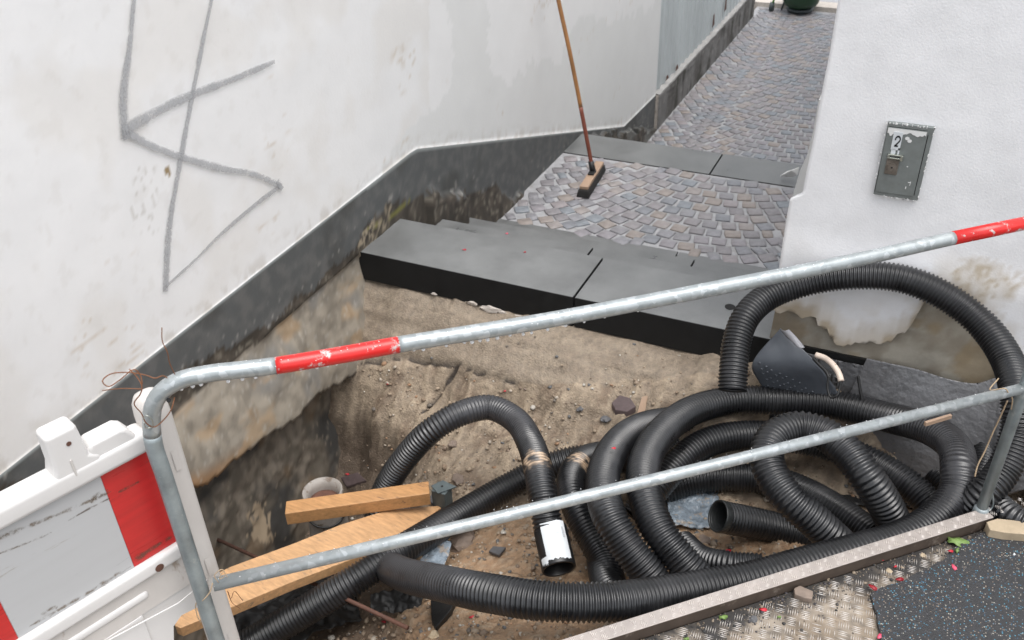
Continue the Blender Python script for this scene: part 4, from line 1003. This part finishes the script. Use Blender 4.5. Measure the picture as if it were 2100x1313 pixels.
while k*cs < Ls+.2:
    for rr_ in range(2):
        s = (k+rr_) % 2; c = curb(k*cs, -(wS/2)+(.5-rr_)*wS*.52)
        for q in (-2, -1, 0, 1, 2):
            aa = a46+math.radians(48 if s else -42); v = Vector((-math.sin(aa), math.cos(aa), 0))
            cc2 = c+v*q*.0048; off = -(cc2-cA).dot(n46)
            if .004 < off < wS-.004 and s: tread(g, cc2+Vector((0, 0, .0002)), aa, .024 if .009 < off < wS-.009 else .012, .0030, .0020)
            elif .006 < off < wS-.006 and q in (-1, 0, 1): tread(g, cc2+Vector((0, 0, .0002)), aa, .014, .0018, .0007)
    k += 1
g.obj('raised_bars', 'alu_bar', ke)['kind'] = 'stuff'
pl = empty('checker_plate', tuple(curb(.3, -.5, Z0)), 'worn muddy aluminium checker plate covering the street in front of the kerb angle', 'plate')
def pf(u, v):
    q = curb(-1.1+2.9*u, -wS-.003-1.3*v, Z0+.003); return q
def pcol(p):
    n2 = nz(p.x*8, p.y*8, 2); n3 = nz(p.x*40, p.y*40, 3); o_ = -(p-cA).dot(n46)-wS
    c = mixc((.24, .19, .14), (.34, .29, .235), sm(-.3, .4, n2))
    c = mixc(c, (.10, .085, .07), sm(.1, .4, n3+n2*.4)*.6)
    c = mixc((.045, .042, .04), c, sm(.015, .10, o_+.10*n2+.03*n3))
    return c
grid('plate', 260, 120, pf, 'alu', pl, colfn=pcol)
g = MB(); e1_ = Vector((math.cos(a46-math.radians(40)), math.sin(a46-math.radians(40)), 0)); e2_ = Vector((-e1_.y, e1_.x, 0)); cs = .033; base = at(1600, 1250, Z0)
for i in range(-45, 45):
    for j in range(-45, 45):
        c = base+e1_*i*cs+e2_*j*cs; off = -(c-cA).dot(n46)
        px, py = proj(c)
        if off < wS+.018 or not (1050 < px < 2200 and py < 1400): continue
        a = math.atan2(e1_.y, e1_.x)+(math.pi/2 if (i+j) % 2 else 0); v = Vector((-math.sin(a), math.cos(a), 0))
        for q in (-2, -1, 0, 1, 2):
            if random.random() < .94: tread(g, c+v*q*.0060+Vector((0, 0, .0032)), a, .028, .0027, .0016)
g.obj('raised_bars', 'alu_bar', pl)['kind'] = 'stuff'
# grit washed against the kerb
g = MB(); r = random.Random(21); GD = [(.03, .03, .03), (.06, .055, .05), (.14, .11, .08), (.05, .045, .05), (.25, .2, .15)]
for i in range(2600):
    t = r.uniform(-.7, Ls+.1); o_ = abs(r.gauss(0, .05))+.003 if r.random() < .7 else r.uniform(0, .5)
    s = r.uniform(.0012, .003) if r.random() < .93 else r.uniform(.003, .006); c = curb(t, -wS-o_, Z0+.003+s*.3); g.blob(c, s, i, 1, .25, r.choice(GD), (1, 1, .7))
tag(g.obj('grit', 'gravel', None, True, col=True), 'dark grit washed against the foot of the aluminium kerb', 'grit', kind='stuff')
# rubber mat
mp_ = [(1784, 1216), (1815, 1203), (1860, 1186), (1905, 1164), (1935, 1147), (1950, 1128), (1985, 1106), (2027, 1088), (2080, 1094), (2200, 1110), (2600, 1300), (2500, 1700), (1900, 1650), (1812, 1330), (1798, 1265)]
mt = [at(px, py, Z0+.016) for px, py in mp_]
dens = []
for a_, b_ in zip(mt, mt[1:]+mt[:1]):
    for k in range(6): p = a_.lerp(b_, k/6); dens.append(p+Vector((nz(p.x*30, p.y*30)*.004, nz(p.x*30, p.y*30, 9)*.004, 0)))
o = MB().prism(dens, (0, 0, -.0115)).obj('rubber_mat', 'rubber_mat', weld=True); tag(o, 'black rubber mat with blue and white flecks lying on the checker plate', 'mat')
# curb stone right of the mat
pts = [at(px, py, .0) for px, py in ((2023, 1070), (2045, 1063), (2075, 1066), (2200, 1085), (2200, 1130), (2110, 1096), (2060, 1092), (2030, 1086))]
o = MB().prism(pts, (0, 0, -.045)).obj('stone_slab', 'rock_pale', bevel=.003, seg=2); tag(o, 'broken beige stone slab beside the right barrier post', 'stone slab')

# ---- membranes hanging along the facade footing
def sheet_grid(name, top_, bot_, m, label, nu=110, nv=70, wr=.012, sc=9, cat='membrane', sag=.0):
    tp_ = spline(top_, .01); bt = spline(bot_, .01); V = []; F = []
    for j in range(nv+1):
        for i in range(nu+1):
            a = tp_[int(i/nu*(len(tp_)-1))]; b = bt[int(i/nu*(len(bt)-1))]; v = j/nv; p = a.lerp(b, v)
            k = sm(0, .15, v)
            p = p+Vector((.3, -1, .35))*(wr*(nz(p.x*sc, p.z*sc, 3, 2)+.45*abs(nz(p.x*sc*3.2, p.z*sc*3.2, 5, 2)))*k+sag*math.sin(math.pi*v))
            V.append(p)
    for j in range(nv):
        for i in range(nu): F.append((j*(nu+1)+i, j*(nu+1)+i+1, (j+1)*(nu+1)+i+1, (j+1)*(nu+1)+i))
    o = mesh(name, V, F, m, None, True); md = o.modifiers.new('s', 'SOLIDIFY'); md.thickness = .003; return tag(o, label, cat)
Ym = YF-.014
sheet_grid('membrane', [atY(1779, 735, Ym-.01), atY(1830, 746, Ym-.02), atY(1880, 757, Ym-.02), atY(1940, 776, Ym-.02), atY(2000, 786, Ym-.02), atY(2046, 774, Ym-.02), atY(2110, 762, Ym-.02), atY(2300, 790, Ym-.02)],
           [at(1690, 900, -.40), at(1760, 950, -.40), at(1850, 990, -.40), at(1930, 1010, -.40), at(2000, 1020, -.38), at(2050, 1020, -.3), at(2120, 1000, -.2), at(2300, 1000, -.2)], 'membrane', 'crumpled dark grey waterproofing membrane hanging below the white facade', wr=.004, sc=9, sag=.01)
sheet_grid('membrane', [atY(1640, 720, Ym-.012), atY(1700, 735, Ym-.012), atY(1780, 752, Ym-.012), atY(1800, 757, Ym-.012)], [at(1600, 860, -.36), at(1680, 880, -.38), at(1760, 905, -.38), at(1820, 930, -.38)], 'membrane', 'dark bitumen sheet under the black band beside the cable conduit', nu=60, wr=.004, sc=12)
# folded dimpled drainage sheet
def dimple():
    o_ = [(1592, 680), (1604, 672), (1620, 680)]
    TL, TR = atY(1590, 690, 2.90), atY(1668, 750, 2.80)
    Lf = atY(1545, 742, 2.66)
    tp_ = [atY(1546, 742, 2.70), atY(1568, 712, 2.80), atY(1592, 681, 2.90)]
    # quad: A(top fold) B(left corner) C(bottom left hidden) D(right)
    A_, B_, C_, D_ = atY(1600, 674, 2.91), atY(1543, 745, 2.82), atY(1585, 830, 2.84), atY(1745, 850, 2.88)
    E_ = atY(1672, 742, 2.86)
    V = []; F = []; n_ = 30
    LE = spline([A_, B_, atY(1554, 778, 2.845), atY(1580, 815, 2.875)], .002); RE = spline([A_+Vector((.004, 0, 0)), E_, atY(1712, 795, 2.885), atY(1752, 862, 2.915)], .002)
    for j in range(n_+1):
        for i in range(n_+1):
            u, v = i/n_, j/n_
            p = LE[int(v*(len(LE)-1))].lerp(RE[int(v*(len(RE)-1))], u)
            p = p+Vector((0, -1, .2))*(.006*math.sin(math.pi*u)*math.sin(math.pi*v*.8)+.004*nz(p.x*9, p.z*9))
            V.append(p)
    for j in range(n_):
        for i in range(n_): F.append((j*(n_+1)+i, j*(n_+1)+i+1, (j+1)*(n_+1)+i+1, (j+1)*(n_+1)+i))
    o = mesh('dimpled_sheet', V, F, 'membrane_grey', None, True); md = o.modifiers.new('s', 'SOLIDIFY'); md.thickness = .0025
    tag(o, 'folded smooth dark grey drainage sheet with rows of dimples, inside the pipe hoop', 'drainage sheet')
    g = MB(); me = o.data
    for r_ in range(5):
        for k in range(12 if r_ < 4 else 9):
            px = 1556+k*14+r_*5; py = 743+k*6.5+r_*12+ (k*k*.15)
            # nearest vertex of the sheet in the picture plane gives depth
            best = min(V, key=lambda q: (proj(q)[0]-px)**2+(proj(q)[1]-py)**2); bx, by = proj(best)
            if (bx-px)**2+(by-py)**2 < 160: g.blob(best+(CAM-best).normalized()*.001, .0048, 1, 2, 0, sq=(1, 1, 1))
    g.obj('dimples', 'membrane_grey', o, True)['kind'] = 'stuff'
    # fold turned over: light underside showing as a curl
    P_ = [atY(1600, 674, 2.88), atY(1612, 690, 2.86), atY(1628, 704, 2.83), atY(1645, 728, 2.80), atY(1662, 746, 2.77)]
    Q_ = [atY(1618, 676, 2.86), atY(1632, 690, 2.84), atY(1645, 706, 2.82), atY(1658, 724, 2.79), atY(1674, 738, 2.765)]
    V = []
    for a_, b_ in zip(spline(P_, .006)[:16], spline(Q_, .006)[:16]):
        for t in (0, .33, .66, 1): V.append(a_.lerp(b_, t)+Vector((0, -.012*math.sin(math.pi*t), 0)))
    n_ = len(V)//4; F = [(4*i+k, 4*i+k+1, 4*i+k+5, 4*i+k+4) for i in range(n_-1) for k in range(3)]
    c = mesh('turned_edge', V, F, 'membrane_light', o, True); md = c.modifiers.new('s', 'SOLIDIFY'); md.thickness = .002
dimple()
# conduit and clip
cp = [atY(1673, 728, 2.80), atY(1690, 734, 2.79), atY(1708, 748, 2.76), atY(1720, 766, 2.74), atY(1725, 782, 2.72)]
g = MB().tube(spline(cp, .006), .0105, 16); o = g.obj('conduit', 'conduit', None, True); tag(o, 'short curved pale conduit sticking out above the pipes', 'conduit')
MB().tube([cp[-1], cp[-1]+(cp[-1]-cp[-2]).normalized()*.001], .0075, 12).obj('open_end', 'rust', o)
hk = [atY(1700, 772, 2.72), atY(1697, 795, 2.70), atY(1704, 815, 2.68), atY(1716, 812, 2.68), atY(1722, 795, 2.70), atY(1724, 782, 2.71)]
wire('cable', hk, .0042, 'black_plastic', 'black cable looped below the pale conduit', 'cable')
wire('cable', [atY(1668, 735, 2.79), atY(1680, 748, 2.77), atY(1694, 762, 2.75), atY(1700, 775, 2.73)], .006, 'black_plastic', 'thick black cable end beside the pale conduit', 'cable')
wire('cable', [atY(1760, 772, 2.9), atY(1764, 800, 2.88), atY(1770, 830, 2.86)], .006, 'bitumen', 'tarry black strip hanging from the bitumen band', 'cable')
# scrap of white plastic by the wall corner
def flat(name, pts, th, m, label, cat, z=None, bev=0):
    o = MB().prism(pts, (0, 0, -th)).obj(name, m, bevel=bev) if not bev else MB().prism(pts, (0, 0, -th)).obj(name, m, bevel=bev, seg=2); return tag(o, label, cat)
g = MB(); q = [at(1598, 362, LAND+.03), at(1612, 352, LAND+.05), at(1630, 346, LAND+.09), at(1640, 342, LAND+.11), at(1636, 360, LAND+.06), at(1618, 364, LAND+.03)]
top_ = at(1622, 350, LAND+.10); g.add(q+[top_], [(i, (i+1) % 6, 6) for i in range(6)]+[tuple(reversed(range(6)))])
tag(g.obj('plastic_scrap', 'chipped_white', bevel=.004), 'crumpled white plastic scrap on the kerb slab at the wall corner', 'scrap')

# ---- broom leaning on the wall
hb0 = at(1216, 352, LAND+.075); tpx = atX(1145, 0, -2.08); dr = (tpx-hb0)
bm_ = empty('broom', tuple(at(1213, 362, LAND)), 'push broom with a long wooden handle leaning on the wall', 'broom')
pts = spline([hb0, hb0.lerp(tpx, .3)+Vector((.004, 0, 0)), hb0.lerp(tpx, .7)+Vector((.006, 0, 0)), tpx, hb0+dr*1.30], .03); kk = int(len(pts)*.30)
MB().tube(pts[kk:], .0128, 12).obj('handle', 'handle_wood', bm_, True); MB().tube(pts[:kk+1], .0128, 12).obj('handle_foot', 'handle_red', bm_, True)
e0, e1 = at(1230, 334, LAND+.06), at(1197, 386, LAND+.06); dd = (e1-e0).normalized(); nn = Vector((-dd.y, dd.x, 0)); Lh = (e1-e0).length
MB().box(e0-nn*.028+Vector((0, 0, -.012)), dd*Lh, nn*.056, Vector((0, 0, .024))).obj('head', 'broom_wood', bm_, bevel=.005)
g = MB(); m_ = e0.lerp(e1, .5)
c_ = [e0-nn*.032-dd*.006, e1-nn*.032+dd*.012, e1+nn*.032+dd*.012, e0+nn*.032-dd*.006]; lo = [e0-nn*.042-dd*.015, e1-nn*.042+dd*.025, e1+nn*.042+dd*.025, e0+nn*.042-dd*.015]
V = [Vector((p.x, p.y, LAND+.05)) for p in c_]+[Vector((p.x, p.y, LAND+.004)) for p in lo]
g.add(V, [(0, 1, 2, 3), (7, 6, 5, 4), (0, 4, 5, 1), (1, 5, 6, 2), (2, 6, 7, 3), (3, 7, 4, 0)]); g.obj('bristles', 'bristle', bm_, bevel=.006)
MB().tube([hb0-dr.normalized()*.02, hb0+dr.normalized()*.07], [.022, .017], 12).obj('socket', 'black_plastic', bm_, True)
s0 = m_+Vector((0, 0, .013)); MB().box(s0-nn*.02-dd*.035, dd*.07, nn*.04, Vector((0, 0, .012))).obj('bracket', 'black_plastic', bm_, bevel=.004)

# ---- timber, plank, bucket, bracket and rod in the pit
def hexa(name, top4, down, m, label, cat, bev=.003, par=None):
    g = MB().prism(top4, down); o = g.obj(name, m, par, bevel=bev, weld=True); return tag(o, label, cat) if label else o
za, zb_ = -.40, -.38
T4 = [at(593, 1027, za), at(879, 986, zb_), at(881, 1012, zb_), at(584, 1054, za)]
u = (T4[1]-T4[0]).normalized(); v_ = Vector((-u.y, u.x, 0)); wbm = abs((T4[3]-T4[0]).dot(v_))
o = MB().box(T4[3], T4[2]-T4[3], v_*wbm, Vector((0, 0, -.058))).obj('timber_beam', 'wood_beam', bevel=.003); 
tag(o, 'short square orange timber lying across the bucket above the plank', 'timber')
zl, zr = -.30, -.50
def pz(px, py): return at(px, py, zl+(zr-zl)*(px-370)/(905-370))
pk = [pz(358, 1283), pz(360, 1268), pz(372, 1252), pz(395, 1232), pz(440, 1178), pz(470, 1163), pz(605, 1113), pz(700, 1075), pz(790, 1047), pz(898, 1037), pz(905, 1041), pz(850, 1080), pz(800, 1110), pz(760, 1132), pz(600, 1193), pz(480, 1243), pz(370, 1288)]
hexa('plank', pk, (0, 0, -.042), 'wood_board', 'wide weathered orange plank with a tapered end reaching into the pit', 'plank')
bc = at(662, 1012, -.56)
bk = empty('bucket', (bc.x, bc.y, -.85), 'dirty white bucket standing in the pit under the timber', 'bucket')
prf = [(.0, -.88, .088), (0, -.62, .074), (0, -.575, .072), (0, -.565, .080), (0, -.545, .080), (0, -.543, .074), (0, -.58, .062), (0, -.60, .060)]
g = MB().lathe((bc.x, bc.y, 0), (0, 0, 1), [(z, r_) for _, z, r_ in prf], 32); g.obj('body', 'bucket_white', bk, True)
MB().lathe((bc.x, bc.y, 0), (0, 0, 1), [(-.598, .0605), (-.588, .045), (-.583, .001)], 24, (False, True)).obj('mud_fill', 'rust', bk)
cp = [Vector((bc.x+.083*math.cos(t), bc.y+.083*math.sin(t), -.66+.01*math.sin(2*t))) for t in np.linspace(0, 2*math.pi, 24)]; MB().tube(cp, .004, 8).obj('black_band', 'black_plastic', bk, True)
pbk = empty('post_base', tuple(at(910, 1020, -.55)), 'grey galvanised post base with a square plate, right of the timber', 'post base')
t4 = [at(884, 996, -.42), at(908, 985, -.42), at(936, 998, -.42), at(898, 1012, -.42)]
MB().prism(t4, (0, 0, -.005)).obj('plate', 'zinc_dull', pbk, weld=True); cc3 = (t4[0]+t4[1]+t4[2]+t4[3])/4
MB().b(cc3.x-.032, cc3.x+.028, cc3.y-.03, cc3.y+.025, -.62, -.426).obj('stub', 'zinc_dull', pbk, bevel=.003)
MB().tube([cc3+Vector((0, 0, .0003)), cc3+Vector((0, 0, .001))], .005, 10).obj('bolt_hole', 'dark_gap', pbk)
rp = [at(425, 1097, -.72), at(640, 1196, -.52), at(836, 1288, -.36)]
tag(MB().tube(rp, .0072, 10).obj('steel_rod', 'rust', None, True), 'rusty reinforcing rod slanting under the plank', 'rod')
# black sheeting in the dark corner under the plank
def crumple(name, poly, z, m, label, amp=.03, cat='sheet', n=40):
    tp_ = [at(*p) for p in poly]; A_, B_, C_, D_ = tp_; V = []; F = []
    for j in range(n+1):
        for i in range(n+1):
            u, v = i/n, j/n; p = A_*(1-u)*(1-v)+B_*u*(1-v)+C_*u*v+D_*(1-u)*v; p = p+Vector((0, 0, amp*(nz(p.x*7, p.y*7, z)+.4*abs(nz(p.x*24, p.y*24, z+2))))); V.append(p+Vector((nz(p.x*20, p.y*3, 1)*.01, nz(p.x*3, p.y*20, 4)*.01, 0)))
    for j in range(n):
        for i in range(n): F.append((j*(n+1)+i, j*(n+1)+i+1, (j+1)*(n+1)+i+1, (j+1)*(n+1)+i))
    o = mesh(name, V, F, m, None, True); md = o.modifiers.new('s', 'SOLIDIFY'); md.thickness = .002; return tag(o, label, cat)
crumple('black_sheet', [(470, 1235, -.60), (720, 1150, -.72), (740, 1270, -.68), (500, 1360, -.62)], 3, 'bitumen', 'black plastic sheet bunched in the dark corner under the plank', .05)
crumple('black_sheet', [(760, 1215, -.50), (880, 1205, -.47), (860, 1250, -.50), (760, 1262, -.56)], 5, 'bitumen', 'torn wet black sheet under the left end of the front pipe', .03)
crumple('plastic_film', [(880, 1115, -.50), (925, 1112, -.50), (912, 1170, -.48), (850, 1175, -.48)], 7, 'film_blue', 'bluish crumpled plastic film beside the crossing pipes', .03, n=24)
crumple('plastic_film', [(1360, 985, -.425), (1470, 985, -.425), (1480, 1080, -.42), (1380, 1090, -.42)], 9, 'film_blue', 'wet bluish plastic film half buried left of the open pipe end', .03, n=40)
crumple('black_sheet', [(1560, 905, -.43), (1800, 880, -.43), (1930, 1040, -.43), (1600, 1040, -.43)], 13, 'bitumen', 'black sheet added to darken the hollow under the small arch', .02)  # added over the bright soil, its black stands in for shade between the pipes
# ---- loose stones, scraps, petals and leaves
def rock(px, py, s, m, label, z=None, sq=(1, 1, .6), cat='stone', name='stone', seed=0, sub=2):
    p = soil_at(px, py) if z is None else at(px, py, z); o = MB().blob(p+Vector((0, 0, s*sq[2]*.3)), s, seed+int(px), sub, .3, sq=sq).obj(name, m, None, False); return tag(o, label, cat)
rock(1192, 838, .020, 'rock_grey', 'small dark stone left of the purple brick fragment', sq=(1.2, .8, .5))
rock(1243, 860, .024, 'rock_grey', 'flat dark stone below the purple brick fragment', sq=(1.1, .9, .35))
flat('brick_fragment', [soil_at(px, py)+Vector((0, 0, .03)) for px, py in ((1254, 838), (1270, 822), (1292, 828), (1304, 846), (1285, 857), (1262, 853))], .03, 'rock_purple', 'angular purple brick fragment on the sand', 'brick', bev=.003)
flat('wood_chip', [soil_at(px, py)+Vector((0, 0, .02)) for px, py in ((1306, 857), (1316, 822), (1328, 820), (1321, 858))], .008, 'broom_wood', 'small pale wood chip standing by the brick fragment', 'wood chip')
rock(928, 912, .020, 'rock_brown', 'rounded brown pebble inside the U-bent pipe')
rock(1080, 798, .013, 'rock_brown', 'reddish pebble above the U-bent pipe')
flat('slate_piece', [soil_at(px, py)+Vector((0, 0, .02)) for px, py in ((1003, 1138), (1012, 1128), (1038, 1130), (1024, 1146))], .012, 'rock_grey', 'flat grey slate piece left of the white label', 'slate', bev=.001)
rock(1362, 1113, .024, 'rock_brown', 'wet brown clod below the small arch', name='clod', cat='clod') if False else None
rock(1445, 1112, .022, 'rock_brown', 'brown clod of soil by the open pipe end', name='soil_clod', cat='clod')
rock(1525, 1145, .020, 'rock_brown', 'reddish clod below the open pipe end', name='soil_clod', cat='clod')
rock(890, 1305, .018, 'rock_pale', 'pale pebble at the bottom edge under the front pipe')
flat('tar_lump', [soil_at(px, py)+Vector((0, 0, .025)) for px, py in ((884, 1240), (935, 1242), (925, 1262), (895, 1298), (886, 1280))], .04, 'bitumen', 'black tarry lump under the front pipe', 'tar lump', bev=.004)
flat('grey_tile', [soil_at(px, py)+Vector((0, 0, .02)) for px, py in ((700, 985), (735, 975), (752, 992), (712, 1004))], .015, 'rock_purple', 'grey tile fragment behind the bucket', 'tile', bev=.002)
rock(955, 1115, .05, 'rock_brown', 'angular brown stone right of the bluish film', sq=(1.2, .8, .6))
rock(895, 1028, .028, 'rock_grey', 'grey stone at the foot of the post base')
rock(940, 985, .03, 'rock_brown', 'brown stone behind the post base', sq=(1, .8, .5))
o = flat('stone', [at(px, py, Z0+.022) for px, py in ((1628, 1206), (1640, 1200), (1668, 1212), (1666, 1228), (1650, 1226), (1630, 1218))], .02, 'rock_brown', 'flat brown stone on the checker plate near the kerb', 'stone', bev=.003)
rock(1545, 1272, .013, 'rock_grey', 'grey chip of stone on the checker plate at the bottom', z=Z0)
rock(1823, 1172, .010, 'rock_pale', 'yellow brown pebble left of the rubber mat', z=Z0); rock(1893, 1140, .009, 'rock_pale', 'yellow brown pebble above the rubber mat', z=Z0); rock(1697, 1186, .006, 'rock_pale', 'tiny orange pebble near the kerb', z=Z0)
def leaf(px, py, s, z, label, rot, seed):
    g = MB(); c = at(px, py, z); rr = random.Random(seed); n_ = 22; pts = []
    for k in range(n_):
        a = 2*math.pi*k/n_; rad = s*(.75+.25*math.cos(a))*(1+.18*math.cos(5*a))*rr.uniform(.86, 1.08); x, y = rad*math.cos(a)*1.25, rad*math.sin(a)*.75
        pts.append(c+Vector((x*math.cos(rot)-y*math.sin(rot), x*math.sin(rot)+y*math.cos(rot), .004*math.sin(a*3)+.002)))
    g.add(pts+[c+Vector((0, 0, .007))], [(k, (k+1) % n_, n_) for k in range(n_)]); o = g.obj('leaf', 'leaf_green', None, True); md = o.modifiers.new('s', 'SOLIDIFY'); md.thickness = .0006; return tag(o, label, 'leaf')
leaf(1957, 1110, .031, Z0+.014, 'large torn green leaf lying between kerb and rubber mat', .1, 1)
leaf(1962, 1131, .010, Z0+.019, 'small green leaf piece at the edge of the rubber mat', 1.2, 2)
leaf(1480, 1267, .013, Z0+.006, 'green leaf on the checker plate near the bottom edge', .5, 3)
leaf(1596, 1267, .006, Z0+.006, 'tiny green leaf fragment on the checker plate', .5, 4)
leaf(1405, 1312, .008, Z0+.006, 'green leaf scrap at the very bottom of the plate', .5, 5)
def petal(px, py, z, s, m, label, rot=0, surf=False):
    c = (soil_at(px, py)+Vector((0, 0, .006))) if z is None else at(px, py, z)
    if surf == 'wall': c = atX(px, py, XW+.07)
    o_ = []
    for k in range(7):
        a = 2*math.pi*k/7; o_.append(c+Vector((s*1.3*math.cos(a)*math.cos(rot)-s*.7*math.sin(a)*math.sin(rot), s*1.3*math.cos(a)*math.sin(rot)+s*.7*math.sin(a)*math.cos(rot), .002*math.sin(2*a))))
    g = MB().add(o_+[c+Vector((0, 0, .0025))], [(k, (k+1) % 7, 7) for k in range(7)]); o = g.obj('petal', m, None, True); md = o.modifiers.new('s', 'SOLIDIFY'); md.thickness = .0005; tag(o, label, 'petal')
petal(952, 512, .003, .008, 'petal', 'red petal on the top step, left of centre', .3)
petal(1076, 517, .003, .006, 'petal', 'small red petal on the top step nearest its middle', 1)
petal(1039, 479, -.16, .007, 'petal_pink', 'pink petal on the second step', .5)
petal(1258, 919, .0, .007, 'petal', 'red petal stuck on the left arch of pipe', .4)
petal(1036, 804, None, .008, 'petal', 'red petal on the sand above the U-bent pipe', .8)
petal(712, 974, None, .009, 'petal', 'red petal on the tile fragment behind the bucket', .2)
petal(737, 753, None, .007, 'petal_dark', 'dark red petal on the soil near the left wall')
petal(968, 1268, None, .008, 'petal', 'bright red petal on the soil below the front pipe', .6)
petal(1079, 1192, None, .006, 'petal', 'red petal between front pipe and white label', 1.2)
petal(787, 1277, None, .008, 'petal_dark', 'dark red petal beside the rusty rod end')
petal(1493, 1131, None, .008, 'petal', 'red petal on brown soil right of the arches', .3)
petal(1565, 1250, Z0+.007, .009, 'petal', 'red petal on the checker plate near the bottom', .2)
petal(1810, 1147, Z0+.007, .007, 'petal', 'red petal by the kerb above the mat corner', .9)
petal(1836, 1162, Z0+.007, .005, 'petal', 'tiny red petal beside the yellow pebble', .9)
petal(1845, 1188, Z0+.012, .010, 'petal_dark', 'dark red petal on the upper edge of the rubber mat', .5)
petal(1790, 1204, Z0+.020, .011, 'petal_dark', 'dark red petals at the mat corner', -.5)
petal(1949, 1130, Z0+.022, .007, 'petal', 'pink red petal at the green leaf', .3)
petal(1957, 1163, Z0+.018, .009, 'petal_pink', 'bright pink petal on the rubber mat', 2.0)
petal(1804, 1305, Z0+.016, .008, 'petal_pink', 'pink petal at the left edge of the rubber mat, bottom', 1.2)
petal(2080, 1137, Z0+.018, .005, 'label_paper', 'white petal on the rubber mat near the right edge', 1.2)
petal(795, 790, None, .006, 'petal_dark', 'dark petal on the crumbling soil right of the wall foot')
# ---- green tub far down the alley
gc = at(1640, 20, ALLEY+.03)
tb_ = empty('wheeled_tub', (gc.x, gc.y, ALLEY), 'dark green wheeled tub with a grey foot at the far end of the alley', 'tub')
MB().tube([Vector((gc.x, gc.y, z)) for z in (ALLEY+.02, ALLEY+.05, ALLEY+.06)], [.15, .165, .14], 24).obj('foot_ring', 'tub_grey', tb_, True)
MB().tube([Vector((gc.x, gc.y, z)) for z in (ALLEY+.06, ALLEY+.09, ALLEY+.14, ALLEY+.40)], [.13, .19, .22, .25], 24).obj('tub_body', 'green_tub', tb_, True)
MB().tube([Vector((gc.x, gc.y, z)) for z in (ALLEY+.40, ALLEY+.42, ALLEY+.44)], [.25, .27, .26], 24).obj('lid', 'green_light', tb_, True)
q = at(1582, 14, ALLEY+.05); MB().tube([q+Vector((-.02, 0, 0)), q+Vector((.03, 0, 0))], .055, 16).obj('wheel', 'tub_grey', tb_, True)
MB().tube([q, Vector((q.x+.03, q.y, ALLEY+.18)), Vector((gc.x-.2, gc.y, ALLEY+.28))], .014, 8).obj('strut', 'green_light', tb_, True)
MB().tube([q+Vector((.12, .05, -.04)), Vector((gc.x-.18, gc.y, ALLEY+.2))], .012, 8).obj('leg', 'tub_grey', tb_, True)
print('tris', sum(len(o.data.polygons) for o in bpy.data.objects if o.type == 'MESH'))
